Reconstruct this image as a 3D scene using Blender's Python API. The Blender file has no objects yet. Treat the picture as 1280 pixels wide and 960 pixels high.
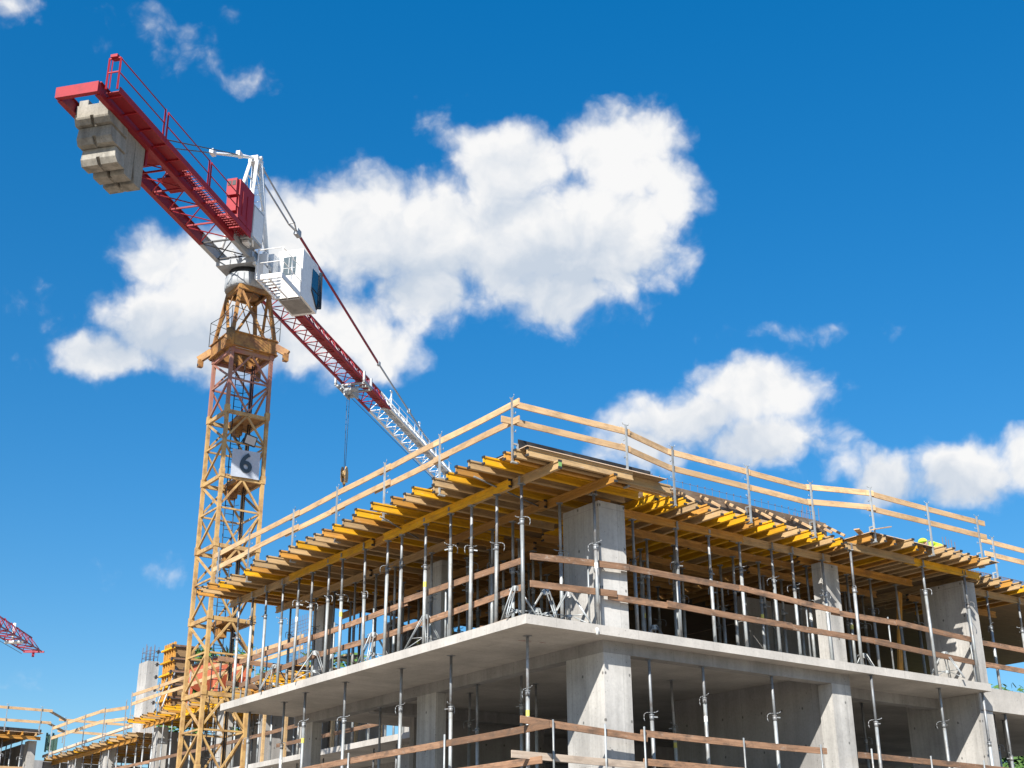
import bpy, math, random
from math import sin, cos, pi, radians, sqrt, floor
from mathutils import Vector, Matrix, Euler
random.seed(7)
SC = bpy.context.scene
COL = SC.collection
# world frame: X runs along the right facade, Y along the left facade, Z = 0 is the top of the upper slab
GZ = -7.8            # ground
FL = -3.95           # lower floor
JB = 3.5             # underside of joists
JH = 0.21
DECK = JB + JH + 0.022
ORD = ("nearest", "second", "third", "fourth", "fifth", "sixth", "seventh", "eighth", "ninth", "tenth", "eleventh", "twelfth", "thirteenth",
       "fourteenth", "fifteenth", "sixteenth", "seventeenth", "eighteenth", "nineteenth", "twentieth", "twenty-first", "twenty-second",
       "twenty-third", "twenty-fourth", "twenty-fifth", "twenty-sixth", "twenty-seventh", "twenty-eighth", "twenty-ninth", "thirtieth",
       "thirty-first", "thirty-second", "thirty-third", "thirty-fourth", "thirty-fifth", "thirty-sixth")

# ------------------------------------------------------------------ materials
def new_mat(name):
    m = bpy.data.materials.new(name); m.use_nodes = True
    nt = m.node_tree
    return m, nt, nt.nodes['Principled BSDF']

def lnk(nt, a, b): nt.links.new(a, b)

def tex_noise(nt, vec, scale, detail=4, rough=0.55, stretch=None):
    if stretch:
        mp = nt.nodes.new('ShaderNodeMapping'); mp.inputs['Scale'].default_value = stretch
        lnk(nt, vec, mp.inputs['Vector']); vec = mp.outputs['Vector']
    n = nt.nodes.new('ShaderNodeTexNoise'); n.inputs['Scale'].default_value = scale
    n.inputs['Detail'].default_value = detail; n.inputs['Roughness'].default_value = rough
    lnk(nt, vec, n.inputs['Vector'])
    return n.outputs['Fac']

def ramp(nt, fac, stops):
    r = nt.nodes.new('ShaderNodeValToRGB')
    el = r.color_ramp.elements
    while len(el) < len(stops): el.new(0.5)
    for e, (p, c) in zip(el, stops):
        e.position = p; e.color = (c[0], c[1], c[2], 1) if not isinstance(c, (int, float)) else (c, c, c, 1)
    lnk(nt, fac, r.inputs['Fac'])
    return r.outputs['Color']

def mix(nt, fac, a, b, mode='MIX'):
    n = nt.nodes.new('ShaderNodeMix'); n.data_type = 'RGBA'; n.blend_type = mode
    for s, v in ((n.inputs[0], fac), (n.inputs[6], a), (n.inputs[7], b)):
        if isinstance(v, (int, float)): s.default_value = v
        elif isinstance(v, tuple): s.default_value = (*v[:3], 1)
        else: lnk(nt, v, s)
    return n.outputs[2]

def bump(nt, b, h, strength, dist=0.01):
    n = nt.nodes.new('ShaderNodeBump'); n.inputs['Strength'].default_value = strength; n.inputs['Distance'].default_value = dist
    lnk(nt, h, n.inputs['Height']); lnk(nt, n.outputs['Normal'], b.inputs['Normal'])

def coords(nt, kind='Object'):
    n = nt.nodes.new('ShaderNodeTexCoord'); return n.outputs[kind]

def wpos(nt):
    n = nt.nodes.new('ShaderNodeNewGeometry'); return n.outputs['Position']

def rnd(nt):
    n = nt.nodes.new('ShaderNodeObjectInfo'); return n.outputs['Random']

def shifted(nt, vec):
    """object coordinates moved by a per-object random amount, so copies do not share their grain"""
    r = rnd(nt); m = nt.nodes.new('ShaderNodeMath'); m.operation = 'MULTIPLY'; m.inputs[1].default_value = 37.0
    lnk(nt, r, m.inputs[0])
    a = nt.nodes.new('ShaderNodeVectorMath'); a.operation = 'ADD'
    lnk(nt, vec, a.inputs[0]); lnk(nt, m.outputs[0], a.inputs[1])
    return a.outputs[0]

def wood(name, dark, light, rough=0.7, stain=(0.10, 0.07, 0.05), stain_amt=0.5, vary=0.35, splash=0.55):
    m, nt, b = new_mat(name)
    v = shifted(nt, coords(nt))
    g = tex_noise(nt, v, 9, 6, 0.65, (0.10, 2.0, 2.6))
    c = ramp(nt, g, [(0.28, dark), (0.7, light)])
    var = nt.nodes.new('ShaderNodeHueSaturation')
    mr = nt.nodes.new('ShaderNodeMapRange'); mr.inputs['To Min'].default_value = 1 - vary; mr.inputs['To Max'].default_value = 1 + vary * 0.5
    lnk(nt, rnd(nt), mr.inputs['Value']); lnk(nt, mr.outputs[0], var.inputs['Value']); lnk(nt, c, var.inputs['Color'])
    s = tex_noise(nt, v, 2.2, 7, 0.72, (0.8, 2.2, 2.2))
    sf = ramp(nt, s, [(0.47, 0.0), (0.66, stain_amt)])
    c2 = mix(nt, sf, var.outputs[0], stain)
    sp = tex_noise(nt, v, 5.0, 6, 0.75, (0.7, 1.6, 1.6))
    c2 = mix(nt, ramp(nt, sp, [(0.60, 0.0), (0.70, splash)]), c2, (0.40, 0.37, 0.33))
    lnk(nt, c2, b.inputs['Base Color']); b.inputs['Roughness'].default_value = rough
    b.inputs['Specular IOR Level'].default_value = 0.3
    bump(nt, b, g, 0.25, 0.006)
    return m

def concrete(name, base, streak=0.25, lines=None, spots=0.3, rough=0.85, seams=None):
    m, nt, b = new_mat(name)
    p = wpos(nt)
    big = tex_noise(nt, p, 0.55, 5, 0.6)
    fine = tex_noise(nt, p, 14, 5, 0.65)
    st = tex_noise(nt, p, 3.2, 5, 0.6, (1, 1, 0.06))
    d = tuple(x * 0.72 for x in base); l = tuple(min(1, x * 1.14) for x in base)
    c = ramp(nt, big, [(0.3, d), (0.72, l)])
    c = mix(nt, streak, c, ramp(nt, st, [(0.34, 0.35), (0.60, 1.0)]), 'MULTIPLY')
    c = mix(nt, spots, c, ramp(nt, fine, [(0.3, 0.55), (0.55, 1.0)]), 'MULTIPLY')
    if lines:
        br = nt.nodes.new('ShaderNodeTexBrick'); br.inputs['Scale'].default_value = 1.0
        br.inputs['Brick Width'].default_value = lines[0]; br.inputs['Row Height'].default_value = lines[1]
        br.inputs['Mortar Size'].default_value = 0.008; br.inputs['Color1'].default_value = (1, 1, 1, 1)
        br.inputs['Color2'].default_value = (0.86, 0.86, 0.85, 1); br.inputs['Mortar'].default_value = (0.55, 0.55, 0.55, 1)
        mpb = nt.nodes.new('ShaderNodeMapping'); mpb.inputs['Location'].default_value = (0.37, 0.23, 0.0); lnk(nt, p, mpb.inputs['Vector']); lnk(nt, mpb.outputs[0], br.inputs['Vector'])
        c = mix(nt, 0.55, c, br.outputs['Color'], 'MULTIPLY')
    if seams:
        sx = nt.nodes.new('ShaderNodeSeparateXYZ'); lnk(nt, p, sx.inputs[0])
        ad = nt.nodes.new('ShaderNodeMath'); lnk(nt, sx.outputs[0], ad.inputs[0]); lnk(nt, sx.outputs[1], ad.inputs[1])
        cb = nt.nodes.new('ShaderNodeCombineXYZ'); lnk(nt, ad.outputs[0], cb.inputs[0]); lnk(nt, sx.outputs[2], cb.inputs[1])
        bs = nt.nodes.new('ShaderNodeTexBrick'); bs.offset = 0.0; bs.inputs['Scale'].default_value = 1.0; bs.inputs['Brick Width'].default_value = seams[0]; bs.inputs['Row Height'].default_value = seams[1]
        bs.inputs['Mortar Size'].default_value = 0.006; bs.inputs['Color1'].default_value = (1, 1, 1, 1); bs.inputs['Color2'].default_value = (0.88, 0.88, 0.87, 1); bs.inputs['Mortar'].default_value = (0.5, 0.5, 0.5, 1)
        lnk(nt, cb.outputs[0], bs.inputs['Vector']); c = mix(nt, 0.6, c, bs.outputs['Color'], 'MULTIPLY')
        mh = nt.nodes.new('ShaderNodeMapping'); mh.inputs['Scale'].default_value = (1 / 0.78, 1 / 1.05, 1); lnk(nt, cb.outputs[0], mh.inputs['Vector'])
        th = nt.nodes.new('ShaderNodeTexVoronoi'); th.voronoi_dimensions = '2D'; th.inputs['Scale'].default_value = 1.0; th.inputs['Randomness'].default_value = 0.06; lnk(nt, mh.outputs[0], th.inputs['Vector'])
        c = mix(nt, 0.85, c, ramp(nt, th.outputs['Distance'], [(0.030, 0.25), (0.042, 1.0)]), 'MULTIPLY')
    vo = nt.nodes.new('ShaderNodeTexVoronoi'); vo.inputs['Scale'].default_value = 5.5
    lnk(nt, p, vo.inputs['Vector'])
    pit = ramp(nt, vo.outputs['Distance'], [(0.05, 0.25), (0.10, 1.0)])
    c = mix(nt, 0.6, c, pit, 'MULTIPLY')
    lnk(nt, c, b.inputs['Base Color']); b.inputs['Roughness'].default_value = rough
    b.inputs['Specular IOR Level'].default_value = 0.25
    bump(nt, b, fine, 0.3, 0.006)
    return m

def painted(name, base, worn=(0.12, 0.06, 0.03), amt=0.5, rough=0.45, scale=2.0, metal=0.0, lo=0.55, hi=0.72, vary=0.06):
    m, nt, b = new_mat(name)
    v = shifted(nt, coords(nt))
    n = tex_noise(nt, v, scale, 8, 0.68)
    n2 = tex_noise(nt, v, scale * 6, 4, 0.6)
    c = mix(nt, ramp(nt, n, [(lo, 0.0), (hi, amt)]), base, worn)
    hv = nt.nodes.new('ShaderNodeHueSaturation'); mv = nt.nodes.new('ShaderNodeMapRange'); mv.inputs['To Min'].default_value = 1 - vary; mv.inputs['To Max'].default_value = 1 + vary * 0.6
    lnk(nt, rnd(nt), mv.inputs['Value']); lnk(nt, mv.outputs[0], hv.inputs['Value']); lnk(nt, c, hv.inputs['Color']); c = hv.outputs[0]
    c = mix(nt, 0.35, c, ramp(nt, n2, [(0.3, 0.6), (0.7, 1.0)]), 'MULTIPLY')
    lnk(nt, c, b.inputs['Base Color']); b.inputs['Roughness'].default_value = rough; b.inputs['Metallic'].default_value = metal
    bump(nt, b, n2, 0.12, 0.004)
    return m

M = {}
M['slab'] = concrete('slab concrete', (0.52, 0.49, 0.45), 0.12, (2.5, 0.6), 0.3)
M['floor'] = concrete('floor concrete darkened to cut bounce light', (0.20, 0.185, 0.165), 0.1, None, 0.5)  # unseen floor tone, darkened to cut light bounced into the storeys
M['column'] = concrete('column concrete', (0.50, 0.485, 0.46), 0.45, None, 0.3, 0.85, (0.62, 3.1))
M['wall'] = concrete('wall concrete', (0.33, 0.32, 0.31), 0.3, None, 0.3, 0.85, (1.35, 2.7))
M['weight'] = concrete('counterweight concrete', (0.335, 0.315, 0.275), 0.6, None, 0.55)
M['yellow'] = wood('yellow coated formwork timber', (0.56, 0.28, 0.010), (0.78, 0.42, 0.014), 0.55, (0.30, 0.15, 0.03), 0.6, 0.2)
M['orange'] = wood('amber coated formwork timber', (0.44, 0.20, 0.03), (0.60, 0.31, 0.07), 0.6, (0.22, 0.12, 0.05), 0.6, 0.25)
M['tan'] = wood('weathered formwork timber', (0.40, 0.26, 0.12), (0.54, 0.37, 0.19), 0.7, (0.2, 0.14, 0.09), 0.6, 0.2)
M['shadetimber'] = wood('amber formwork timber darkened for shade', (0.34, 0.175, 0.045), (0.48, 0.26, 0.08), 0.6, (0.2, 0.11, 0.05), 0.6, 0.3)  # darker copy of the amber timber, shade put into its colour for inner bays
M['pine'] = wood('fresh pine board', (0.46, 0.29, 0.145), (0.64, 0.44, 0.25), 0.75, (0.20, 0.13, 0.08), 0.6, 0.18)
M['brown'] = wood('old brown board', (0.17, 0.092, 0.052), (0.35, 0.205, 0.125), 0.85, (0.085, 0.06, 0.045), 0.9, 0.4)
M['grey_board'] = wood('greyed board', (0.36, 0.28, 0.21), (0.54, 0.44, 0.35), 0.85, (0.16, 0.12, 0.1), 0.5, 0.2)
M['ply'] = wood('plywood sheet', (0.20, 0.125, 0.06), (0.31, 0.20, 0.10), 0.65, (0.12, 0.08, 0.05), 0.5, 0.25)
M['plyedge'] = wood('pale plywood edge', (0.58, 0.42, 0.30), (0.70, 0.54, 0.40), 0.75, (0.3, 0.22, 0.15), 0.3, 0.15)
M['film'] = wood('dark film faced board', (0.014, 0.013, 0.014), (0.032, 0.030, 0.030), 0.55, (0.09, 0.085, 0.08), 0.5, 0.3, 0.12)
M['filmbrown'] = wood('brown film faced board', (0.10, 0.07, 0.05), (0.17, 0.12, 0.085), 0.6, (0.25, 0.22, 0.18), 0.5, 0.3)
M['galv'] = painted('galvanised steel', (0.40, 0.43, 0.44), (0.21, 0.17, 0.14), 0.75, 0.5, 3.0, 0.35, 0.46, 0.70, 0.32)
M['galvdark'] = painted('dull galvanised steel', (0.31, 0.33, 0.35), (0.15, 0.11, 0.08), 0.75, 0.55, 4.0, 0.4, 0.48, 0.7, 0.35)
M['sticker'] = painted('yellow sticker', (0.62, 0.58, 0.13), (0.6, 0.6, 0.55), 0.9, 0.5, 9)
M['whitesticker'] = painted('white sticker', (0.78, 0.78, 0.74), (0.3, 0.3, 0.3), 0.5, 0.5, 12)
M['cap'] = painted('dark plastic cap', (0.03, 0.03, 0.03), (0.10, 0.09, 0.08), 0.5, 0.6)
M['cyellow'] = painted('yellow crane paint', (0.50, 0.32, 0.125), (0.22, 0.11, 0.05), 0.8, 0.55, 2.8, 0, 0.45, 0.66)
M['crust'] = painted('rusty ochre crane paint', (0.40, 0.205, 0.055), (0.15, 0.06, 0.025), 0.85, 0.65, 2.6, 0, 0.38, 0.60)
M['cmauve'] = painted('faded red crane paint', (0.31, 0.135, 0.105), (0.32, 0.21, 0.11), 0.8, 0.55, 1.6, 0, 0.45, 0.7)
M['cred'] = painted('crimson crane paint', (0.31, 0.006, 0.015), (0.14, 0.007, 0.014), 0.6, 0.6, 1.5)
M['cdred'] = painted('dark red crane paint', (0.25, 0.007, 0.015), (0.11, 0.006, 0.010), 0.6, 0.55, 1.5)
M['cwhite'] = painted('white crane paint', (0.78, 0.79, 0.79), (0.42, 0.38, 0.34), 0.55, 0.4, 1.8, 0, 0.58, 0.8)
M['cgrey'] = painted('light grey crane paint', (0.36, 0.38, 0.40), (0.20, 0.17, 0.14), 0.5, 0.45, 2.0)
M['dark'] = painted('black steel', (0.025, 0.025, 0.028), (0.08, 0.06, 0.05), 0.5, 0.5)
M['rope'] = painted('wire rope', (0.09, 0.09, 0.10), (0.05, 0.04, 0.04), 0.5, 0.5, 8, 0.5)
M['rebar'] = painted('reinforcing bar', (0.16, 0.13, 0.14), (0.22, 0.10, 0.05), 0.7, 0.7, 6, 0.3)
M['skipred'] = painted('orange red skip paint', (0.52, 0.13, 0.06), (0.30, 0.16, 0.10), 0.7, 0.55, 1.8)
M['hivis'] = painted('yellow green high visibility cloth', (0.50, 0.74, 0.04), (0.35, 0.5, 0.05), 0.4, 0.8, 3)
M['skin'] = painted('skin', (0.52, 0.30, 0.21), (0.45, 0.25, 0.18), 0.3, 0.55, 6)
M['cloth'] = painted('dark work trousers', (0.05, 0.06, 0.09), (0.03, 0.03, 0.04), 0.5, 0.9, 5)
M['banner'] = painted('pale translucent sheeting', (0.44, 0.48, 0.55), (0.34, 0.38, 0.45), 0.5, 0.6, 3.5)
M['numeral'] = painted('dark blue grey lettering', (0.035, 0.06, 0.085), (0.06, 0.07, 0.08), 0.4, 0.6)
M['lamp'] = painted('lamp lens', (0.45, 0.45, 0.45), (0.36, 0.36, 0.38), 0.4, 0.25, 5)
M['trunk'] = wood('tree bark', (0.07, 0.05, 0.035), (0.14, 0.10, 0.07), 0.95)
M['netting'] = painted('green netting', (0.05, 0.11, 0.085), (0.04, 0.07, 0.06), 0.5, 0.8, 3)

def glass_mat():
    m, nt, b = new_mat('tinted cab glass')
    b.inputs['Base Color'].default_value = (0.02, 0.06, 0.10, 1); b.inputs['Roughness'].default_value = 0.06
    b.inputs['Specular IOR Level'].default_value = 0.8
    return m
M['glass'] = glass_mat()
M['greyglass'] = painted('grey tinted glass', (0.10, 0.13, 0.15), (0.03, 0.04, 0.05), 0.8, 0.1, 2.5)

def leaf_mat(name, a, c):
    m, nt, b = new_mat(name)
    n = tex_noise(nt, coords(nt), 0.9, 4, 0.6)
    lnk(nt, ramp(nt, n, [(0.3, a), (0.7, c)]), b.inputs['Base Color'])
    b.inputs['Roughness'].default_value = 0.6
    return m
M['leaf'] = leaf_mat('green foliage', (0.035, 0.085, 0.014), (0.10, 0.19, 0.035))

def ground_mat():
    m, nt, b = new_mat('dry building site earth')
    p = wpos(nt)
    n = tex_noise(nt, p, 0.12, 8, 0.65)
    n2 = tex_noise(nt, p, 4, 6, 0.7)
    c = ramp(nt, n, [(0.3, (0.26, 0.21, 0.155)), (0.7, (0.42, 0.35, 0.27))])
    c = mix(nt, 0.5, c, ramp(nt, n2, [(0.3, 0.55), (0.7, 1.0)]), 'MULTIPLY')
    lnk(nt, c, b.inputs['Base Color']); b.inputs['Roughness'].default_value = 0.95
    bump(nt, b, n2, 0.5, 0.05)
    return m
M['ground'] = ground_mat()

# ------------------------------------------------------------------ mesh builder
class MB:
    def __init__(s): s.v = []; s.f = []; s.sm = []
    def _add(s, vs, fs, smooth=False):
        o = len(s.v); s.v += [tuple(x) for x in vs]
        for f in fs: s.f.append(tuple(i + o for i in f)); s.sm.append(smooth)
        return s
    def box(s, x0, x1, y0, y1, z0, z1):
        vs = [(x, y, z) for z in (z0, z1) for (x, y) in ((x0, y0), (x1, y0), (x1, y1), (x0, y1))]
        return s._add(vs, [(3, 2, 1, 0), (4, 5, 6, 7), (0, 1, 5, 4), (1, 2, 6, 5), (2, 3, 7, 6), (3, 0, 4, 7)])
    def hexa(s, a, b):
        """two quads, a below b, same winding (counter-clockwise seen from above)"""
        return s._add(list(a) + list(b), [(3, 2, 1, 0), (4, 5, 6, 7), (0, 1, 5, 4), (1, 2, 6, 5), (2, 3, 7, 6), (3, 0, 4, 7)])
    def bar(s, p, q, w, h=None, up=(0, 0, 1)):
        p = Vector(p); q = Vector(q); h = h or w
        d = (q - p).normalized(); upv = Vector(up)
        if abs(d.dot(upv)) > 0.98: upv = Vector((1, 0, 0)) if abs(d.x) < 0.9 else Vector((0, 1, 0))
        sx = d.cross(upv).normalized() * (w / 2); sy = sx.cross(d).normalized() * (h / 2)
        ring = (-sx - sy, sx - sy, sx + sy, -sx + sy)
        vs = [p + r for r in ring] + [q + r for r in ring]
        return s._add(vs, [(0, 1, 2, 3), (7, 6, 5, 4), (4, 5, 1, 0), (5, 6, 2, 1), (6, 7, 3, 2), (7, 4, 0, 3)])
    def tube(s, p, q, r, n=8, r2=None, caps=True):
        p = Vector(p); q = Vector(q); r2 = r if r2 is None else r2
        d = (q - p).normalized(); u = d.orthogonal().normalized(); w = d.cross(u)
        vs = []
        for c, rr in ((p, r), (q, r2)):
            vs += [c + (u * cos(2 * pi * k / n) + w * sin(2 * pi * k / n)) * rr for k in range(n)]
        s._add(vs, [(k, (k + 1) % n, n + (k + 1) % n, n + k) for k in range(n)], True)
        if caps:
            o = len(s.v) - 2 * n
            s.f.append(tuple(o + k for k in reversed(range(n)))); s.sm.append(False)
            s.f.append(tuple(o + n + k for k in range(n))); s.sm.append(False)
        return s
    def path(s, pts, r, n=6):
        for a, b in zip(pts, pts[1:]): s.tube(a, b, r, n)
        return s
    def prism(s, poly, fn, t0, t1):
        """poly: 2D outline; fn(a, b, t) -> 3D point; extruded from t0 to t1"""
        n = len(poly)
        vs = [fn(a, b, t0) for a, b in poly] + [fn(a, b, t1) for a, b in poly]
        return s._add(vs, [tuple(reversed(range(n))), tuple(range(n, 2 * n))] + [(k, (k + 1) % n, n + (k + 1) % n, n + k) for k in range(n)])
    def dome(s, c, r, sx=1, sy=1, sz=1, n=12, m=6):
        c = Vector(c); vs = []; fs = []
        for i in range(m + 1):
            a = pi / 2 * i / m
            for k in range(n):
                vs.append(c + Vector((sx * r * cos(a) * cos(2 * pi * k / n), sy * r * cos(a) * sin(2 * pi * k / n), sz * r * sin(a))))
        for i in range(m):
            for k in range(n):
                fs.append((i * n + k, i * n + (k + 1) % n, (i + 1) * n + (k + 1) % n, (i + 1) * n + k))
        return s._add(vs, fs, True)
    def mesh(s, name, mat):
        me = bpy.data.meshes.new(name); me.from_pydata(s.v, [], s.f)
        me.polygons.foreach_set('use_smooth', s.sm)
        me.materials.append(mat); me.update()
        return me

def tag(o, label=None, cat=None, group=None, kind=None):
    for k, v in (('label', label), ('category', cat), ('group', group), ('kind', kind)):
        if v: o[k] = v
    return o

def put(name, me, parent=None, loc=(0, 0, 0), rot=(0, 0, 0)):
    o = bpy.data.objects.new(name, me); COL.objects.link(o)
    o.parent = parent; o.location = loc; o.rotation_euler = rot
    return o

def thing(name, label, cat, loc=(0, 0, 0), rot=(0, 0, 0), group=None):
    return tag(put(name, None, None, loc, rot), label, cat, group)

def part(name, mb, mat, parent, label=None):
    return tag(put(name, mb.mesh(name, mat), parent), label)

def frame(p, q, up=(0, 0, 1)):
    """euler that turns local X into p->q with local Z as near `up` as can be"""
    d = (Vector(q) - Vector(p)).normalized(); upv = Vector(up)
    y = upv.cross(d).normalized(); z = d.cross(y)
    return Matrix((d, y, z)).transposed().to_euler()

def board_mesh(L, t, h):
    """board along local X with slightly eased edges"""
    e = min(t, h) * 0.12
    prof = [(-t / 2 + e, -h / 2), (t / 2 - e, -h / 2), (t / 2, -h / 2 + e), (t / 2, h / 2 - e), (t / 2 - e, h / 2), (-t / 2 + e, h / 2), (-t / 2, h / 2 - e), (-t / 2, -h / 2 + e)]
    m = MB(); n = 6; k = len(prof); sag = random.uniform(-0.004, 0.004) * L; sway = random.uniform(-0.003, 0.003) * L; tw = random.uniform(-0.06, 0.06)
    vs = []
    for i in range(n + 1):
        f = i / n; w = sin(pi * f); c, q = cos(tw * (f - 0.5)), sin(tw * (f - 0.5))
        vs += [(L * f, a * c - b * q + sway * w, a * q + b * c + sag * w) for a, b in prof]
    fs = [tuple(reversed(range(k))), tuple(n * k + i for i in range(k))]
    for i in range(n): fs += [(i * k + j, i * k + (j + 1) % k, (i + 1) * k + (j + 1) % k, (i + 1) * k + j) for j in range(k)]
    return m._add(vs, fs)

def board(name, p, q, t, h, mat, label, cat='board', group=None, up=(0, 0, 1)):
    L = (Vector(q) - Vector(p)).length
    o = put(name, board_mesh(L, t, h).mesh(name, M[mat]), None, p, frame(p, q, up))
    return tag(o, label, cat, group)

# ------------------------------------------------------------------ formwork joists
_jcache = {}
def joist_mesh(L, mat):
    k = ('j', round(L, 2), mat)
    if k not in _jcache:
        w, fh, t, h = 0.088, 0.046, 0.034, JH
        prof = [(-w / 2, 0), (w / 2, 0), (w / 2, fh - 0.006), (t / 2, fh + 0.004), (t / 2, h - fh - 0.004), (w / 2, h - fh + 0.006), (w / 2, h), (-w / 2, h),
                (-w / 2, h - fh + 0.006), (-t / 2, h - fh - 0.004), (-t / 2, fh + 0.004), (-w / 2, fh - 0.006)]
        _jcache[k] = MB().prism(prof, lambda a, b, x: (x, a, b), 0, L).mesh('formwork_joist', M[mat])
    return _jcache[k]
def cap_mesh():
    if 'cap' not in _jcache:
        _jcache['cap'] = MB().box(-0.012, 0.022, -0.049, 0.049, -0.003, 0.049).mesh('end_cap', M['cap'])
    return _jcache['cap']

def joist(p, q, mat, label, group, caps=True, name='formwork_joist', cat='joist'):
    L = (Vector(q) - Vector(p)).length
    o = tag(put(name, joist_mesh(L, mat), None, p, frame(p, q)), label, cat, group)
    if caps:
        put('end_cap', cap_mesh(), o, (0, 0, 0)); put('end_cap', cap_mesh(), o, (0, 0, JH - 0.046))
    return o

# ------------------------------------------------------------------ floor props
_pc = {}
def pm(key, fn):
    if key not in _pc: _pc[key] = fn()
    return _pc[key]

def prop(x, y, z0, z1, label, group, fork=False, turn=True, small=False, spin=None, sticker=None):
    H = z1 - z0
    k = round(H, 2)
    t = thing('floor_prop', label, 'prop', (x, y, z0), (random.gauss(0, 0.006), random.gauss(0, 0.006), random.uniform(0, 6.28) if spin is None else spin), group)
    cz = round(H * random.choice((0.60, 0.65, 0.69, 0.72, 0.76)), 2)
    put('outer_tube', pm(('o', cz), lambda: MB().tube((0, 0, 0.012), (0, 0, cz), 0.047, 12).mesh('outer_tube', M['galv'])), t)
    def inner():
        m = MB().tube((0, 0, cz - 0.05), (0, 0, H - 0.012), 0.0365, 10)
        return m.mesh('inner_tube', M['galvdark'])
    put('inner_tube', pm(('i', k, cz), inner), t)
    def collar():
        m = MB().tube((0, 0, cz - 0.10), (0, 0, cz + 0.02), 0.055, 12)
        m.tube((0, 0, cz + 0.015), (0, 0, cz + 0.04), 0.066, 10)
        # bent locking pin and cast wing handle
        m.path([(0.06, 0, cz + 0.09), (0.13, 0.02, cz + 0.085), (0.19, 0.03, cz + 0.045), (0.20, 0.03, cz - 0.04), (0.18, 0.025, cz - 0.12)], 0.011, 6)
        m.path([(-0.06, 0.0, cz + 0.09), (-0.12, -0.015, cz + 0.10), (-0.17, -0.02, cz + 0.13)], 0.011, 6)
        m.tube((-0.06, 0, cz + 0.09), (0.06, 0, cz + 0.09), 0.010, 6)
        m.bar((-0.05, 0.04, cz - 0.02), (-0.13, 0.09, cz - 0.035), 0.022, 0.03)
        return m.mesh('adjusting_collar', M['galvdark'])
    put('adjusting_collar', pm(('c', cz), collar), t)
    if small: return t
    put('base_plate', pm('b', lambda: MB().box(-0.075, 0.075, -0.075, 0.075, 0, 0.012).mesh('base_plate', M['galvdark'])), t)
    put('head_plate', pm('h', lambda: MB().box(-0.08, 0.08, -0.08, 0.08, -0.012, 0).mesh('head_plate', M['galvdark'])), t, (0, 0, H))
    if fork:
        def fk():
            u = [(-0.07, 0.0), (0.07, 0.0), (0.07, 0.19), (0.056, 0.19), (0.056, 0.008), (-0.056, 0.008), (-0.056, 0.19), (-0.07, 0.19)]
            return MB().prism(u, lambda a, b, t: (a, t, b) if turn else (t, a, b), 0.035, -0.035).mesh('fork_head', M['galvdark'])
        o = put('fork_head', pm(('f', turn), fk), t, (0, 0, H)); o.rotation_euler = (0, 0, -t.rotation_euler.z)
    s = random.random() if sticker is None else sticker
    if s < 0.24:
        put('sticker', pm(('s', s < 0.11), lambda: MB().tube((0, 0, 0), (0, 0, 0.14), 0.0485, 12, None, False).mesh('sticker', M['sticker'] if s < 0.11 else M['whitesticker'])), t, (0, 0, cz - 0.55))
    return t

def tripod(x, y, z0, label, rz=0.0, s=1.0):
    t = thing('prop_tripod', label, 'tripod', (x, y, z0), (0, 0, rz), 'folding tripods steadying the floor props')
    for k in range(3):
        a = 2 * pi * k / 3
        d = Vector((cos(a), sin(a), 0)); n = Vector((-sin(a), cos(a), 0)) * 0.045
        m = MB()
        m.tube(d * 0.07 + n + Vector((0, 0, 0.86 * s)), d * 0.60 * s + n * 0.4 + Vector((0, 0, 0.015)), 0.016, 6)
        m.tube(d * 0.07 - n + Vector((0, 0, 0.86 * s)), d * 0.60 * s - n * 0.4 + Vector((0, 0, 0.015)), 0.016, 6)
        m.tube(d * 0.06 + Vector((0, 0, 0.30 * s)), d * 0.42 * s + Vector((0, 0, 0.30 * s)), 0.012, 6)
        m.tube(d * 0.06 + Vector((0, 0, 0.30 * s)), d * 0.58 * s + Vector((0, 0, 0.03)), 0.012, 6)
        part('leg', m, M['galv'], t)
    m = MB().tube((0, 0, 0.76 * s), (0, 0, 0.88 * s), 0.085, 10, None, False)
    m.path([(0.08, 0, 0.84 * s), (0.17, 0.02, 0.86 * s), (0.22, 0.02, 0.8 * s)], 0.012)
    part('clamp', m, M['galv'], t)
    part('brace_ring', MB().tube((0, 0, 0.26 * s), (0, 0, 0.32 * s), 0.075, 10, None, False), M['galv'], t)
    return t

# ------------------------------------------------------------------ guard rails
def guard_post(p, z0, z1, out, label, group='guard posts round the formwork deck'):
    """post at p=(x, y); `out` is the outward unit vector of the facade"""
    t = thing('guard_post', label, 'post', (p[0], p[1], z0), (0, 0, math.atan2(out[1], out[0])), group)
    H = z1 - z0
    part('pole', MB().box(-0.022, 0.022, -0.022, 0.022, 0.0, H), M['galv'], t)
    m = MB()
    m.box(-0.17, -0.022, -0.02, 0.02, 0.42, 0.46).box(-0.17, -0.13, -0.02, 0.02, 0.20, 0.42).box(-0.17, -0.022, -0.02, 0.02, 0.16, 0.20)
    m.box(-0.16, 0.03, -0.035, 0.035, -0.035, 0.0)
    part('clamp_bracket', m, M['galv'], t)
    m = MB()
    for zz in (H - 0.36, H - 0.82):
        part('board_hook', MB().path([(-0.02, 0.0, zz), (-0.10, 0.0, zz - 0.03), (-0.11, 0.0, zz + 0.04)], 0.008), M['galv'], t)
    m.path([(-0.015, -0.10, H + 0.06), (-0.01, -0.08, H + 0.01), (0.0, 0.08, H + 0.01), (0.015, 0.10, H + 0.07)], 0.007)
    part('top_prong', m, M['galv'], t)
    return t

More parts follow.
